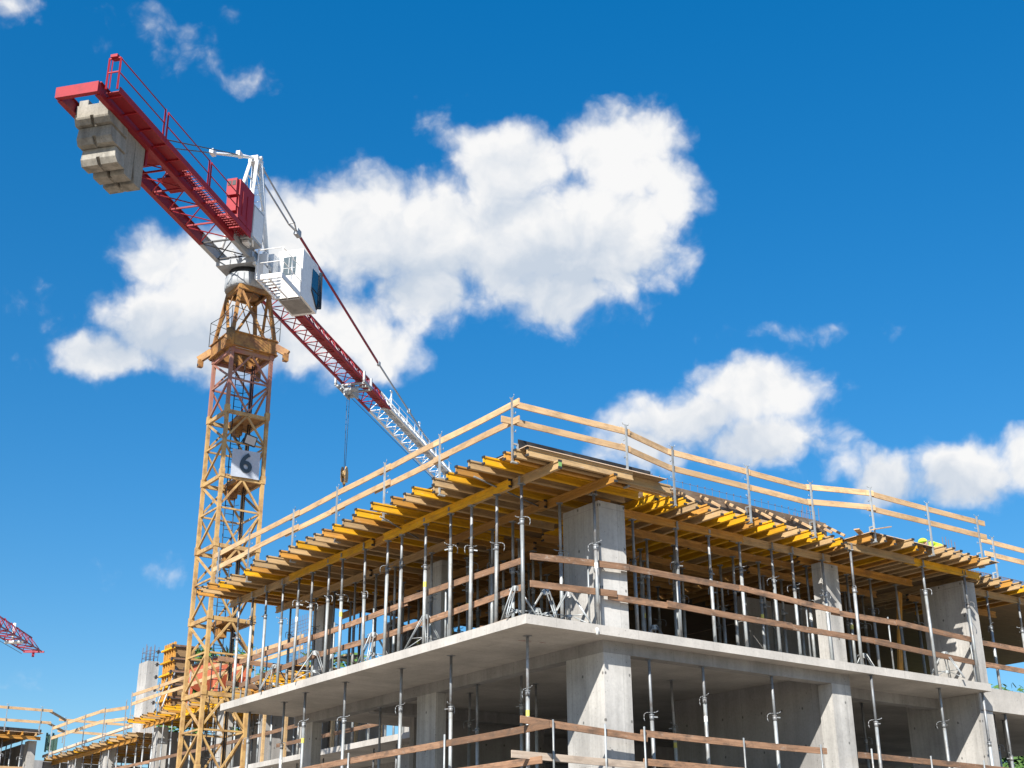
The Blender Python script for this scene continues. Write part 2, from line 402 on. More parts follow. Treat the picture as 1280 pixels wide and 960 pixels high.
def thin_post(x, y, z0, z1, label, group):
    t = thing('rail_post', label, 'post', (x, y, z0), (0, 0, random.uniform(0, 1)), group)
    part('pole', MB().tube((0, 0, 0), (0, 0, z1 - z0), 0.024, 8), M['galv'], t)
    part('foot_plate', MB().box(-0.06, 0.06, -0.06, 0.06, 0, 0.01), M['galvdark'], t)
    return t

# ================================================================== SETTING
g = MB().box(-1500, 1500, -1500, 1500, GZ - 0.5, GZ)
o = put('ground', g.mesh('ground', M['ground'])); o['kind'] = 'structure'

# ------------------------------------------------------------------ near building (one concrete frame)
bld = thing('concrete_building', 'unfinished corner block of bare concrete slabs and columns in the foreground', 'building', (0, 0, GZ))
def cpart(name, x0, x1, y0, y1, z0, z1, mat, root=bld, label=None):
    return part(name, MB().box(x0 - root.location.x, x1 - root.location.x, y0 - root.location.y, y1 - root.location.y, z0 - root.location.z, z1 - root.location.z), M[mat], root, label)
cpart('floor_slab', 0, 17.45, 0, 16.46, -0.22, 0, 'slab', label='upper slab with pale sunlit edges at the corner')
cpart('floor_slab', 17.453, 34, 0.80, 16.46, -0.22, -0.002, 'slab')
cpart('edge_beam', 17.453, 34, 0.45, 0.797, -0.70, -0.004, 'slab', label='deep edge beam beyond the slab step')
cpart('edge_beam', 2.649, 3.0, 0.469, 16.40, -0.517, -0.222, 'wall')
cpart('edge_beam', 3.003, 11.54, 0.469, 0.82, -0.517, -0.222, 'wall')
cpart('edge_beam', 11.55, 17.40, 1.90, 2.25, -0.517, -0.222, 'wall')
cpart('edge_beam', 3.003, 11.0, 11.8, 12.15, -0.56, -0.222, 'wall')
cpart('column', 2.649, 3.504, 0.469, 1.904, FL, -0.519, 'column', label='lower corner column with a diagonal shadow edge')
cpart('column', 2.652, 3.0, 7.80, 8.78, FL, -0.519, 'column')
cpart('column', 2.652, 3.0, 15.13, 15.80, FL, -0.519, 'column')
cpart('column', 10.764, 11.54, 0.469, 0.95, FL, -0.519, 'column')
cpart('column', 17.42, 18.05, 0.469, 3.12, FL, -0.722, 'column', label='lower pier as wide as a wall')
cpart('column', 17.421, 18.049, 0.80, 3.119, -0.7215, -0.224, 'column')
cpart('column', 17.421, 17.45, 0.47, 0.797, -0.7215, -0.224, 'column')
cpart('column', 26.0, 26.8, 0.469, 1.6, FL, -0.722, 'column')
cpart('column', 2.649, 3.50, 0.469, 1.904, 0, 3.26, 'column', label='upper corner column streaked grey')
cpart('column', 2.652, 3.05, 7.61, 8.60, 0, 3.26, 'column')
cpart('column', 2.652, 3.05, 14.74, 15.47, 0, 3.26, 'column')
cpart('column', 12.02, 12.80, 1.50, 1.84, 0, 3.27, 'column')
cpart('column', 17.42, 18.05, 0.469, 2.05, 0.0, 3.26, 'column', label='upper pier as wide as a wall')
cpart('column', 26.0, 26.8, 0.469, 1.6, 0, 3.26, 'column')
cpart('core_wall', 10.86, 11.10, 0.953, 6.90, FL, -0.222, 'wall')
cpart('core_wall', 5.5, 10.857, 13.5, 13.75, FL, -0.222, 'wall')
cpart('core_wall', 13.3, 17.4, 6.0, 6.22, 0, 3.28, 'wall')
cpart('core_wall', 6.0, 33.9, 16.1, 16.35, 0, 3.28, 'wall')
cpart('downstand_beam', 11.2, 33.0, 15.9, 16.3, -1.15, -0.224, 'wall')
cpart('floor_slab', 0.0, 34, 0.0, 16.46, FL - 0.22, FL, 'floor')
cpart('bounce_cut_sheet', 0.16, 2.64, 0.16, 16.3, 0.0005, 0.003, 'floor'); cpart('bounce_cut_sheet', 2.645, 33.8, 1.91, 16.09, 0.0005, 0.003, 'floor')  # thin unseen sheets added on the slab so less light bounces up
for x in (3.0, 10.8, 17.5, 26):
    for y in (0.6, 8.0, 15.2):
        cpart('column', x, x + 0.6, y, y + 0.6, GZ, FL - 0.222, 'column')
part('spray_mark', MB().box(1.02, 1.40, 1.66, 1.70, -0.2245 - GZ, -0.2232 - GZ).box(1.10, 1.36, 1.58, 1.61, -0.2245 - GZ, -0.2232 - GZ), painted('red spray paint', (0.42, 0.16, 0.15), (0.3, 0.24, 0.22), 0.9, 0.8, 14, 0, 0.4, 0.6), bld)
part('spray_mark', MB().box(1.60, 1.78, 1.56, 1.60, -0.2245 - GZ, -0.2232 - GZ), painted('faint red spray paint', (0.42, 0.16, 0.15), (0.3, 0.24, 0.22), 0.9, 0.8, 14, 0, 0.4, 0.6), bld)
# short drain pipe stub under the slab edge
tag(put('pipe_stub', MB().tube((0, 0, -0.16), (0, 0, 0.0), 0.035, 10).mesh('pipe_stub', M['whitesticker']), None, (2.05, -0.04, -0.10)),
    'short white pipe stub sticking out of the right slab edge near the corner', 'pipe')

# ------------------------------------------------------------------ formwork: deck sheets
def deck(x0, x1, y0, y1, label, z=JB + JH + 0.001):
    t = thing('plywood_deck', label, 'deck', (x0, y0, z))
    part('sheet', MB().box(0, x1 - x0, 0, y1 - y0, 0, 0.016), M['ply'], t)
    m = MB(); w, d = x1 - x0, y1 - y0
    m.box(-0.004, w + 0.004, -0.004, 0.0, 0.0, 0.02).box(-0.004, 0, 0.0, d, 0.0, 0.02).box(-0.004, w, 0, d, 0.0165, 0.0205)
    part('pale_edge', m, M['plyedge'], t)
    return t
deck(-0.47, 3.86, -0.74, 16.75, 'plywood deck over the left side and corner column')
deck(3.865, 11.9, 0.80, 16.4, 'plywood deck behind the long stop board on the right')
deck(11.95, 18.06, -0.52, 16.4, 'plywood deck with pale front edge between the right columns')
deck(17.6, 33.8, 0.75, 16.4, 'plywood deck beyond the right pier at the photo edge', 3.42 + JH)

# ------------------------------------------------------------------ left joists, seen from their sawn tips
LJ = [(-0.97, 16.83, 'o'), (-1.01, 16.35, 't'), (-1.05, 15.83, 'o'), (-0.84, 15.41, 'y'), (-0.86, 14.85, 't'), (-0.92, 14.36, 't'), (-0.86, 13.48, 'y'), (-0.94, 12.84, 'o'),
      (-1.13, 12.26, 't'), (-0.99, 11.64, 't'), (-0.96, 10.85, 'o'), (-0.97, 10.23, 't'), (-1.04, 9.62, 'y'), (-1.01, 9.08, 't'), (-0.99, 8.64, 't'),
      (-1.02, 8.09, 'o'), (-1.02, 7.49, 'y'), (-1.03, 6.92, 't'), (-1.03, 6.36, 'o'), (-1.24, 5.86, 'y'), (-1.19, 5.11, 'y'), (-1.02, 4.38, 'o'),
      (-0.9, 3.95, 't'), (-1.01, 3.37, 'y'), (-0.65, 2.95, 't'), (-0.98, 2.47, 't'), (-0.95, 1.90, 'y'), (-1.03, 1.38, 'o'), (-1.01, 0.87, 't'), (-0.89, 0.43, 'y'),
      (-0.68, -0.12, 'o'), (-0.58, -0.40, 't')]
WM = {'y': 'yellow', 'o': 'orange', 't': 'tan'}
WN = {'y': 'bright yellow', 'o': 'amber', 't': 'weathered tan'}
for i, (x, y, c) in enumerate(reversed(LJ)):
    joist((x, y, JB), (x + 4.85, y + random.uniform(-0.03, 0.03), JB), WM[c], '%s joist tip over the left facade, %s from the corner' % (WN[c], ORD[i]), 'joists jutting over the left facade')
# side-on joists closing the corner bay
joist((-0.42, -0.66, JB), (2.80, -0.66, JB), 'tan', 'long tan joist seen side on under the plywood edge at the corner', 'joists closing the corner bay')
joist((2.95, -0.30, JB), (4.45, -0.26, JB), 'pine', 'short pale joist seen side on right of the corner column top', 'joists closing the corner bay')
# inner bay of the left zone, in shade
n = 0
for x0 in (3.62, 8.1):
    y = 5.45
    while y < 16.4:
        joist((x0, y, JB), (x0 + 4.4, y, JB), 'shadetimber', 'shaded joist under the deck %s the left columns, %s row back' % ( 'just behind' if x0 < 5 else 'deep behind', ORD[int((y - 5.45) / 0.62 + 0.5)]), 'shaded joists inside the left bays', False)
        y += 0.62

# main beams under the left joists (same section, laid along Y)
def mainbeam(x, y0, y1, mat, label, z=JB - JH - 0.001):
    return joist((x, y0, z), (x, y1, z), mat, label, 'main beams under the left deck', True, 'main_beam', 'beam')
b = mainbeam(0.38, -0.88, 2.6, 'tan', 'tan main beam whose green painted end juts out at the corner')
part('green_end', MB().box(-0.006, 0.006, -0.0455, 0.0455, -0.002, JH + 0.002), painted('green end paint', (0.20, 0.38, 0.12), (0.3, 0.36, 0.2), 0.6), b)
mainbeam(0.28, 0.95, 6.9, 'yellow', 'yellow main beam starting beside the corner prop on the left facade')
mainbeam(0.37, 6.4, 9.6, 'orange', 'amber main beam in the middle of the left facade')
mainbeam(0.28, 7.5, 12.6, 'yellow', 'yellow main beam left of the middle of the left facade')
mainbeam(0.37, 12.2, 17.1, 'tan', 'tan main beam ending at the far left tip of the deck')
mainbeam(2.10, -0.86, 2.2, 'orange', 'amber main beam end jutting out over the corner column')
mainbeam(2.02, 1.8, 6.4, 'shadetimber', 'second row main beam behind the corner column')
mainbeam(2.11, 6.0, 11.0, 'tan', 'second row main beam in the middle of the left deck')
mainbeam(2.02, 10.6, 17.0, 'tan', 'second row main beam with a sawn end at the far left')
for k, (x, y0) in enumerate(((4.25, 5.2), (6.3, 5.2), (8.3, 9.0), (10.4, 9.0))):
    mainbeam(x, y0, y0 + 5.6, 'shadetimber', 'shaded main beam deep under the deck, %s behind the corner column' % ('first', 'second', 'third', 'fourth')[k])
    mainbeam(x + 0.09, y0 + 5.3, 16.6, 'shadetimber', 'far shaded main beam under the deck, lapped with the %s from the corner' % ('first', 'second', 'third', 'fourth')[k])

# ------------------------------------------------------------------ right joists
RJ = [(4.37, 0.18, 'y'), (4.88, 0.17, 'y'), (5.27, 0.07, 'y'), (5.75, 0.13, 't'), (6.19, 0.13, 'o'), (6.73, 0.20, 't'), (7.23, 0.22, 'y'), (7.66, 0.20, 'y'), (8.23, 0.24, 'o'),
      (8.74, 0.21, 'y'), (9.25, 0.24, 'y'), (9.79, 0.26, 't'), (10.32, 0.30, 'y'), (10.82, 0.26, 'y'), (11.30, 0.31, 't'), (11.70, 0.34, 'y')]
for i, (x, y, c) in enumerate(RJ):
    joist((x, y, JB), (x + random.uniform(-0.03, 0.03), y + 4.85, JB), WM[c], '%s joist tip under the stop board, %s right of the corner column' % (WN[c], ORD[i]), 'joists jutting over the right facade')
RJ2 = [(12.05, -0.45, 'o'), (12.50, -0.57, 't'), (13.00, -0.52, 'o'), (13.50, -0.78, 't'), (14.04, -0.49, 'y'), (14.50, -0.43, 'o'), (14.88, -0.87, 't'), (15.33, -0.84, 't'), (15.78, -0.78, 't'), (16.25, -0.70, 't'),
       (16.72, -0.69, 'o'), (17.14, -0.82, 't')]
for i, (x, y, c) in enumerate(RJ2):
    joist((x, y, JB), (x + random.uniform(-0.03, 0.03), y + 4.6, JB), WM[c], '%s joist tip below pale plywood edge, %s from the stop board end' % (WN[c], ORD[i]), 'joists between the right columns')
for i in range(9):
    joist((11.7 + 0.62 * i, 4.0, JB), (11.7 + 0.62 * i, 8.5, JB), 'shadetimber', 'shaded inner joist left of the right pier, %s from the middle column' % ORD[i], 'joists between the right columns', False)
RJ3 = [(18.22, 0.47, 't'), (18.45, 0.45, 't'), (18.9, 0.38, 't'), (19.45, 0.42, 't'), (20.0, 0.36, 'o'), (20.55, 0.40, 't'), (21.1, 0.42, 'y'), (21.7, 0.40, 't'), (22.3, 0.38, 'o')]
for i, (x, y, c) in enumerate(RJ3):
    joist((x, y, 3.42), (x, y + 4.6, 3.42), WM[c], '%s joist tip beyond the right pier, %s from the pier' % (WN[c], ORD[i]), 'joists beyond the right pier')
def xbeam(y, x0, x1, mat, label, z=JB - JH - 0.001):
    return joist((x0, y, z), (x1, y, z), mat, label, 'main beams under the right deck', True, 'main_beam', 'beam')
xbeam(1.30, 4.05, 8.6, 'orange', 'amber main beam on props right of the corner column')
xbeam(1.39, 8.2, 12.35, 'tan', 'tan main beam ending at the middle column on the right')
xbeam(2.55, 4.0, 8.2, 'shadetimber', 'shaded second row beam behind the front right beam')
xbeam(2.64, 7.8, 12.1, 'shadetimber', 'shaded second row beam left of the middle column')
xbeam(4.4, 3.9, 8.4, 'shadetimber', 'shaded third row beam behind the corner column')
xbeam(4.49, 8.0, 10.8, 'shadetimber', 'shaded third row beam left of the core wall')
xbeam(0.10, 11.55, 14.6, 'tan', 'tan main beam just right of the middle column')
xbeam(0.16, 14.2, 17.9, 'yellow', 'bright amber main beam ending at the right pier')
xbeam(1.95, 11.6, 16.9, 'orange', 'inner amber beam between middle column and right pier')
xbeam(3.7, 11.3, 17.3, 'shadetimber', 'innermost shaded beam between middle column and right pier')
xbeam(1.3, 18.15, 23.0, 'tan', 'tan main beam beyond the right pier', 3.42 - JH - 0.001)
xbeam(3.1, 18.15, 23.0, 'shadetimber', 'shaded inner beam beyond the right pier', 3.42 - JH - 0.001)

tag(put('tie_tube', MB().tube((0, 0, 0), (2.9, 1.0, -0.06), 0.022, 8).mesh('tie_tube', M['galvdark']), None, (-0.62, 1.2, 3.46)), 'thin steel tube slung under the joists at the corner', 'tube')
tag(put('tie_tube', MB().tube((0, 0, 0), (1.9, 1.1, -0.05), 0.020, 8).mesh('tie_tube', M['galvdark']), None, (-0.75, 5.4, 3.46)), 'thin steel tube slung under the joists in the middle of the left facade', 'tube')
# ------------------------------------------------------------------ stop boards, walers and struts
def upright(name, p, q, h, t, mat, label, cat='board', group=None):
    return board(name, (p[0], p[1], p[2] + h / 2), (q[0], q[1], q[2] + h / 2), t, h, mat, label, cat, group)
upright('stop_board', (-0.30, -0.10, DECK), (-0.30, 16.6, DECK), 0.13, 0.021, 'film', 'dark stop board behind the left joist tips')
upright('stop_board', (-0.28, -0.13, DECK), (3.9, -0.13, DECK), 0.36, 0.021, 'film', 'dark stop board above the plywood edge at the corner')
upright('stop_board', (4.0, 0.98, DECK), (7.9, 0.98, DECK), 0.58, 0.021, 'filmbrown', 'brown stop board with struts right of the corner')
upright('stop_board', (7.92, 0.98, DECK), (11.85, 1.0, DECK), 0.58, 0.021, 'filmbrown', 'brown stop board with struts near the middle column')
for k, (x0, x1, c) in enumerate(((4.6, 6.9, 'yellow'), (6.95, 9.4, 'pine'), (9.45, 11.7, 'pine'))):
    board('waler', (x0, 0.92, DECK + 0.16), (x1, 0.92, DECK + 0.15), 0.06, 0.10, c, ('yellow waler nailed along the stop board near the corner', 'pale waler nailed along the middle of the stop board', 'pale waler nailed along the stop board near the middle column')[k], 'board', 'walers on the stop board')
for k, x in enumerate((4.92, 5.80, 6.75, 7.70, 8.70, 9.30, 10.35, 11.2, 11.75)):
    board('strut', (x, 0.26, DECK + 0.02), (x - 0.06, 0.93, DECK + 0.48), 0.045, 0.075, 'pine', 'short pale strut bracing the stop board, %s from the corner' % ORD[k], 'strut', 'struts bracing the stop board')
board('loose_plank', (11.6, -0.30, DECK + 0.06), (12.5, 0.2, DECK + 0.12), 0.16, 0.03, 'pine', 'pale plank propped up where the two right decks meet', 'plank')
board('loose_plank', (11.9, -0.62, DECK + 0.02), (13.0, -0.40, DECK + 0.33), 0.12, 0.03, 'pine', 'thin plank sticking up over the joist tips by the stop board end', 'plank')
board('loose_plank', (3.8, -0.1, DECK + 0.07), (5.2, 0.35, DECK + 0.10), 0.12, 0.04, 'pine', 'pale offcut lying at the deck edge right of the corner', 'plank')
# mesh of bars along the right deck edge
t = thing('rebar_mesh', 'long strip of upright reinforcing mesh along the right deck edge', 'rebar', (4.3, 1.15, DECK))
m = MB()
for zz in (0.66, 0.84): m.tube((0, 0, zz), (7.4, 0, zz - 0.02), 0.005, 5)
x = 0.0
while x < 7.4:
    h = 0.88 + random.uniform(-0.02, 0.05)
    m.tube((x, 0, 0.0), (x, 0, h), 0.005, 5); m.tube((x, 0, h - 0.03), (x, 0, h), 0.016, 5); x += 0.28
part('bars', m, M['rebar'], t)
def starters(x, y, z, nx, ny, dx, dy, h, label):
    t = thing('starter_bars', label, 'rebar', (x, y, z), (0, 0, 0), 'starter bars standing on the deck')
    m = MB()
    for i in range(nx):
        for j in range(ny):
            m.tube((i * dx, j * dy, 0), (i * dx + random.uniform(-.02, .02), j * dy, h * random.uniform(0.85, 1.0)), 0.011, 6)
    for zz in (0.3, 0.6):
        m.path([(0, 0, zz), ((nx - 1) * dx, 0, zz), ((nx - 1) * dx, (ny - 1) * dy, zz), (0, (ny - 1) * dy, zz), (0, 0, zz)], 0.007, 5)
    part('bars', m, M['rebar'], t)
starters(10.9, 1.0, DECK, 5, 2, 0.17, 0.5, 1.05, 'upright starter bars above the middle right column')
starters(17.5, 1.0, DECK, 5, 3, 0.15, 0.5, 1.1, 'upright starter bars above the right pier beside the worker')
t = thing('rebar_cage', 'dense reinforcing cage lying on the deck beyond the right pier', 'rebar', (18.4, 1.5, 3.66))
m = MB()
for zz in (0.05, 0.25, 0.45):
    for yy in (0, 0.5): m.tube((0, yy, zz), (9, yy, zz), 0.010, 5)
x = 0
while x < 9:
    m.path([(x, 0, 0.05), (x, 0.5, 0.05), (x, 0.5, 0.47), (x, 0, 0.47), (x, 0, 0.05)], 0.008, 5); x += 0.14
part('bars', m, M['rebar'], t)

# ------------------------------------------------------------------ props on the upper slab
def row(pts, z0, z1, fmt, group, **kw):
    for i, (x, y) in enumerate(pts): prop(x, y, z0, z1, fmt % ORD[i], group, **kw)
LB = JB - JH - 0.002
ys = [0.54, 1.63, 2.72, 3.62, 4.82, 6.06, 6.79, 7.95, 9.28, 10.13, 11.17, 12.11, 13.12, 14.27, 15.30, 16.25]
row([(0.33, y) for y in ys], 0, LB, 'prop on the left edge of the upper slab, %s from the corner', 'props along the left slab edge', fork=True)
row([(2.06, y) for y in (3.3, 4.25, 5.2, 6.3, 7.2, 9.2, 10.3, 11.6, 13.0, 14.2, 16.0)], 0, LB, 'shaded second row prop behind the left edge, %s from the corner', 'second row of props behind the left edge')
prop(2.32, 0.22, 0, LB, 'prop standing just in front of the upper corner column', 'props along the right slab edge', fork=True)
prop(2.08, 1.30, 0, LB, 'shaded prop against the left face of the upper corner column', 'second row of props behind the left edge')
row([(4.3, y) for y in (5.4, 6.8, 8.1, 9.8, 11.4, 13.2, 15.2)], 0, LB, 'dim prop deep inside the left bay, %s from the front', 'dim props inside the left bay')
row([(6.35, y) for y in (5.6, 7.4, 10.2, 12.2, 14.4)], 0, LB, 'dim prop at the back of the left bay, %s from the front', 'dim props inside the left bay')
row([(x, 1.34) for x in (4.55, 6.05, 7.30, 8.50, 9.80, 10.62, 11.95)], 0, LB, 'prop under the front right beam, %s right of the corner column', 'props along the right slab edge', fork=True, turn=False)
row([(x, 2.6) for x in (5.2, 6.13, 7.21, 8.57, 9.45, 10.55)], 0, LB, 'shaded prop in the second row on the right, %s from the corner column', 'second row of props on the right')
row([(x, 4.45) for x in (4.6, 6.1, 7.6, 9.2)], 0, LB, 'dim prop in the third row on the right, %s from the corner column', 'third row of props on the right')
row([(x, 0.13) for x in (11.72, 15.05)], 0, LB, 'tall sunlit prop left of the right pier, %s from the middle column', 'props along the right slab edge', fork=True, turn=False)
prop(17.12, 0.16, 0, LB, 'prop standing just in front of the right pier', 'props along the right slab edge', fork=True)
row([(x, 2.1) for x in (12.1, 12.95, 13.9, 15.0, 16.3)], 0, LB, 'prop in the second row left of the right pier, %s from the middle column', 'second row of props on the right')
row([(x, 3.7) for x in (11.9, 12.7, 13.5, 14.6, 15.7, 16.6)], 0, LB, 'dim prop far back left of the right pier, %s from the middle column', 'third row of props on the right')
row([(x, 5.4) for x in (11.6, 12.9, 14.1, 15.4, 16.6)], 0, LB, 'barely lit prop at the very back, %s right of the middle column', 'third row of props on the right')
row([(x, 1.3) for x in (18.75, 19.9, 21.6)], 0, 3.42 - JH - 0.002, 'prop beyond the right pier, %s from the pier', 'props beyond the right pier', fork=True, turn=False)
row([(x, 3.1) for x in (18.6, 19.4, 20.6, 21.8)], 0, 3.42 - JH - 0.002, 'shaded inner prop beyond the right pier, %s from the pier', 'props beyond the right pier')
row([(x, 3.5) for x in (5.3, 6.7, 7.95, 9.9)], 0, LB, 'shaded prop between second and third rows on the right, %s from the corner column', 'third row of props on the right')
row([(x, 6.6) for x in (5.1, 7.0, 8.7, 10.2)], 0, LB, 'very dim prop far inside the right bay, %s from the corner column', 'third row of props on the right')
row([(3.25, y) for y in (4.6, 6.0, 7.1, 9.0, 10.7, 12.4, 14.0)], 0, LB, 'shaded prop beside the left column line, %s from the front', 'second row of props behind the left edge')
row([(5.3, y) for y in (6.3, 8.9, 11.0, 13.6)], 0, LB, 'very dim prop far inside the left bay, %s from the front', 'dim props inside the left bay')
# props on the lower floor
SO = -0.222
row([(0.854, 1.133), (0.78, 4.20), (0.74, 6.55), (0.58, 9.29), (0.52, 11.59), (0.84, 13.61), (0.90, 16.1)], FL, SO, 'tall prop under the left overhang of the slab, %s from the corner', 'props under the left overhang')
row([(4.20, 0.56), (6.0, 0.56), (8.5, 0.55)], FL, -0.519, 'tall prop under the right edge beam, %s right of the lower corner column', 'props under the right edge')
row([(12.0, 0.10), (15.59, 0.50), (17.3, 0.25)], FL, SO, 'tall prop under the open slab on the right, %s from the middle column', 'props under the right edge')
prop(2.82, 5.97, FL, -0.519, 'dark prop under the left edge beam near the corner column', 'shaded props on the lower floor')
prop(2.82, 11.1, FL, -0.519, 'dark prop under the left edge beam near the far end', 'shaded props on the lower floor')
prop(20.0, 1.74, FL, SO, 'shaded lower prop just beyond the right pier', 'shaded props on the lower floor')
prop(23.3, 3.6, FL, SO, 'dim lower prop at the right photo edge', 'shaded props on the lower floor')
prop(18.9, 0.62, FL, -0.702, 'sunlit lower prop just right of the right pier', 'props under the right edge')
row([(3.7, 5.2), (5.25, 6.56), (4.6, 9.0)], FL, SO, 'dim prop in the dark lower storey, %s left of the corner column', 'shaded props on the lower floor')
prop(8.05, 3.85, FL, SO, 'dim prop in front of the lower core wall', 'shaded props on the lower floor')
prop(16.0, 3.7, FL, SO, 'dim prop behind the recessed beam left of the lower pier', 'shaded props on the lower floor')

# tripods round some props
for k, (x, y, lab) in enumerate(((0.45, 1.0, 0), (1.25, 0.85, 0), (1.85, 0.75, 0), (0.40, 4.85, 'folding tripod on the left slab edge, nearest whole one to the corner'), (0.45, 7.6, 'folding tripod in the middle of the left slab edge'),
        (0.42, 10.9, 'folding tripod left of the middle of the left slab edge'), (0.45, 13.6, 'folding tripod near the far end of the left slab edge'), (2.3, 2.6, 'shaded tripod beside the upper corner column'),
        (16.0, 0.45, 'folding tripod in front of the right pier'), (14.2, 2.0, 'shaded folding tripod left of the right pier'), (6.2, 2.5, 'shaded folding tripod right of the corner column'), (19.6, 3.0, 'shaded folding tripod beyond the right pier'))):
    if lab == 0: lab = ('galvanised tripod at the very corner of the upper slab', 'tangled galvanised tripod between the corner and the corner column', 'galvanised tripod just left of the corner column')[k]
    tripod(x, y, 0, lab, random.uniform(0, 2), 1.0)

# guard boards on the upper slab
def rail(p, q, mat, label, group, t=0.035, h=0.16): return board('guard_board', p, q, t, h, mat, label, 'board', group)
G = 'guard boards on the upper slab'
for p, q, lab in (((0.50, 0.70, 1.47), (0.50, 6.15, 1.50), 'upper brown board nearest the corner on the left slab side'),
                  ((0.54, 6.0, 1.43), (0.54, 11.9, 1.36), 'upper brown board in the middle of the left slab side'),
                  ((0.50, 11.2, 1.36), (0.50, 16.35, 1.36), 'upper brown board at the far end of the left slab side'),
                  ((0.50, 0.72, 0.83), (0.50, 6.6, 0.72), 'lower brown board nearest the corner on the left slab side'),
                  ((0.54, 6.1, 0.72), (0.54, 11.8, 0.80), 'lower brown board in the middle of the left slab side'),
                  ((0.50, 10.8, 0.80), (0.50, 16.2, 0.58), 'lower brown board at the far end of the left slab side'),
                  ((-0.25, 16.35, 1.42), (3.4, 16.35, 1.36), 'upper board across the far left end of the slab'),
                  ((0.1, 16.37, 0.66), (2.6, 16.37, 0.60), 'lower board across the far left end of the slab'),
                  ((0.37, 0.30, 1.45), (3.42, 0.30, 1.62), 'upper brown board at the corner on the right slab side'),
                  ((3.15, 0.34, 1.62), (7.55, 0.34, 1.63), 'upper brown board right of the corner column'),
                  ((7.3, 0.30, 1.63), (11.2, 0.30, 1.48), 'upper brown board left of the middle column'),
                  ((10.9, 0.34, 1.44), (13.95, 0.34, 1.47), 'upper rough brown board right of the middle column'),
                  ((13.7, 0.30, 1.47), (17.25, 0.30, 1.36), 'upper brown board ending at the right pier'),
                  ((0.36, 0.30, 0.80), (3.0, 0.30, 0.90), 'lower brown board at the corner on the right slab side'),
                  ((2.75, 0.34, 0.82), (4.95, 0.34, 0.84), 'lower brown board below the corner column'),
                  ((4.65, 0.30, 0.87), (9.2, 0.30, 0.84), 'lower brown board right of the corner column'),
                  ((8.9, 0.34, 0.82), (13.3, 0.34, 0.82), 'lower brown board in front of the middle column'),
                  ((12.6, 0.30, 0.80), (17.4, 0.30, 0.66), 'lower rough brown board ending at the right pier'),
                  ((18.1, 0.70, 1.45), (23.0, 0.70, 1.40), 'upper brown board beyond the right pier'),
                  ((17.9, 0.70, 0.78), (23.0, 0.70, 0.74), 'lower brown board beyond the right pier')):
    rail(p, q, 'brown', lab, G)
G = 'thin rail posts on the upper slab'
for i, (x, y, z) in enumerate(((0.56, 4.17, 1.5), (0.56, 7.82, 1.6), (0.56, 10.07, 1.6), (0.56, 14.42, 1.6), (0.56, 16.2, 1.4))):
    thin_post(x, y, 0, z, 'thin post of the slab guard rail on the left side, %s from the corner' % ORD[i], G)
for i, (x, z) in enumerate(((2.16, 1.73), (5.08, 1.68), (9.9, 1.6), (13.4, 1.6), (17.25, 1.42))):
    thin_post(x, 0.36, 0, z, 'thin post of the slab guard rail on the right side, %s from the corner' % ORD[i], G)
# guard boards on the lower floor
G = 'guard boards on the lower floor'
rail((0.15, -0.60, -2.50), (0.15, 3.70, -2.50), 'brown', 'upper lower-storey board at the corner running left', G)
rail((0.19, 3.55, -2.50), (0.19, 11.45, -2.52), 'brown', 'upper lower-storey board left of the square column', G)
rail((0.15, -0.31, -3.21), (0.15, 3.6, -3.19), 'brown', 'bottom lower-storey board at the corner running left', G)
rail((0.19, 3.4, -3.19), (0.19, 9.0, -3.2), 'brown', 'bottom lower-storey board further left', G)
rail((-0.10, 0.11, -2.33), (3.60, 0.11, -2.50), 'brown', 'upper lower-storey board crossing in front of the corner column', G)
rail((3.45, 0.15, -2.38), (9.93, 0.15, -2.40), 'brown', 'upper lower-storey board ending at the middle column', G)
rail((-0.35, 0.11, -3.08), (3.55, 0.11, -3.12), 'grey_board', 'greyed lower-storey board crossing in front of the corner column', G)
rail((3.5, 0.15, -3.03), (6.8, 0.15, -3.07), 'brown', 'bottom lower-storey board right of the corner column', G)
rail((11.2, 0.15, -2.42), (19.0, 0.15, -2.48), 'brown', 'upper lower-storey board passing the right pier', G)
rail((19.0, 0.18, -2.46), (25.0, 0.18, -2.46), 'brown', 'upper lower-storey board at the right photo edge', G)
G = 'thin rail posts on the lower floor'
for i, x in enumerate((0.76, 2.27, 3.47, 6.76, 9.6, 11.63, 14.17, 16.62)):
    thin_post(x, 0.05, FL, -2.28 + 0.02 * (i % 3), 'thin lower-storey rail post on the right side, %s from the corner' % ORD[i], G)
for i, y in enumerate((3.41, 8.06, 12.6)):
    thin_post(0.08, y, FL, -2.30, 'thin lower-storey rail post on the left side, %s from the corner' % ORD[i], G)

# ------------------------------------------------------------------ guard rail round the deck
POST = [(-0.50, 16.4), (-0.50, 14.05), (-0.50, 11.0), (-0.50, 8.3), (-0.50, 5.65), (-0.50, 2.92), (-0.50, -0.20)]
for i, (x, y) in enumerate(reversed(POST)):
    guard_post((x, y), JB - 0.02, 5.07, (-1, 0), 'guard post with hooks above the left facade, %s from the corner' % ORD[i])
RP = [(2.93, -0.36), (4.99, 0.16), (7.78, 0.16), (10.35, 0.16), (12.14, -0.50), (14.78, -0.50), (17.24, -0.50), (19.55, 0.55)]
for i, (x, y) in enumerate(RP):
    guard_post((x, y), JB - (0.10 if i == 7 else 0.02), 5.07 - (0.07 if i == 7 else 0), (0, -1), 'guard post with hooks above the right facade, %s from the corner post' % ORD[i])
G = 'pine guard rails round the formwork deck'
def drail(p, q, z0, z1, lab, mat='pine', h=0.165, t=0.034):
    board('guard_rail', (p[0], p[1], z0), (q[0], q[1], z1), t, h, mat, lab, 'rail', G)
XL = -0.455
names = ('at the corner', 'second from the corner', 'third from the corner', 'fourth from the corner', 'fifth from the corner', 'at the far left end')
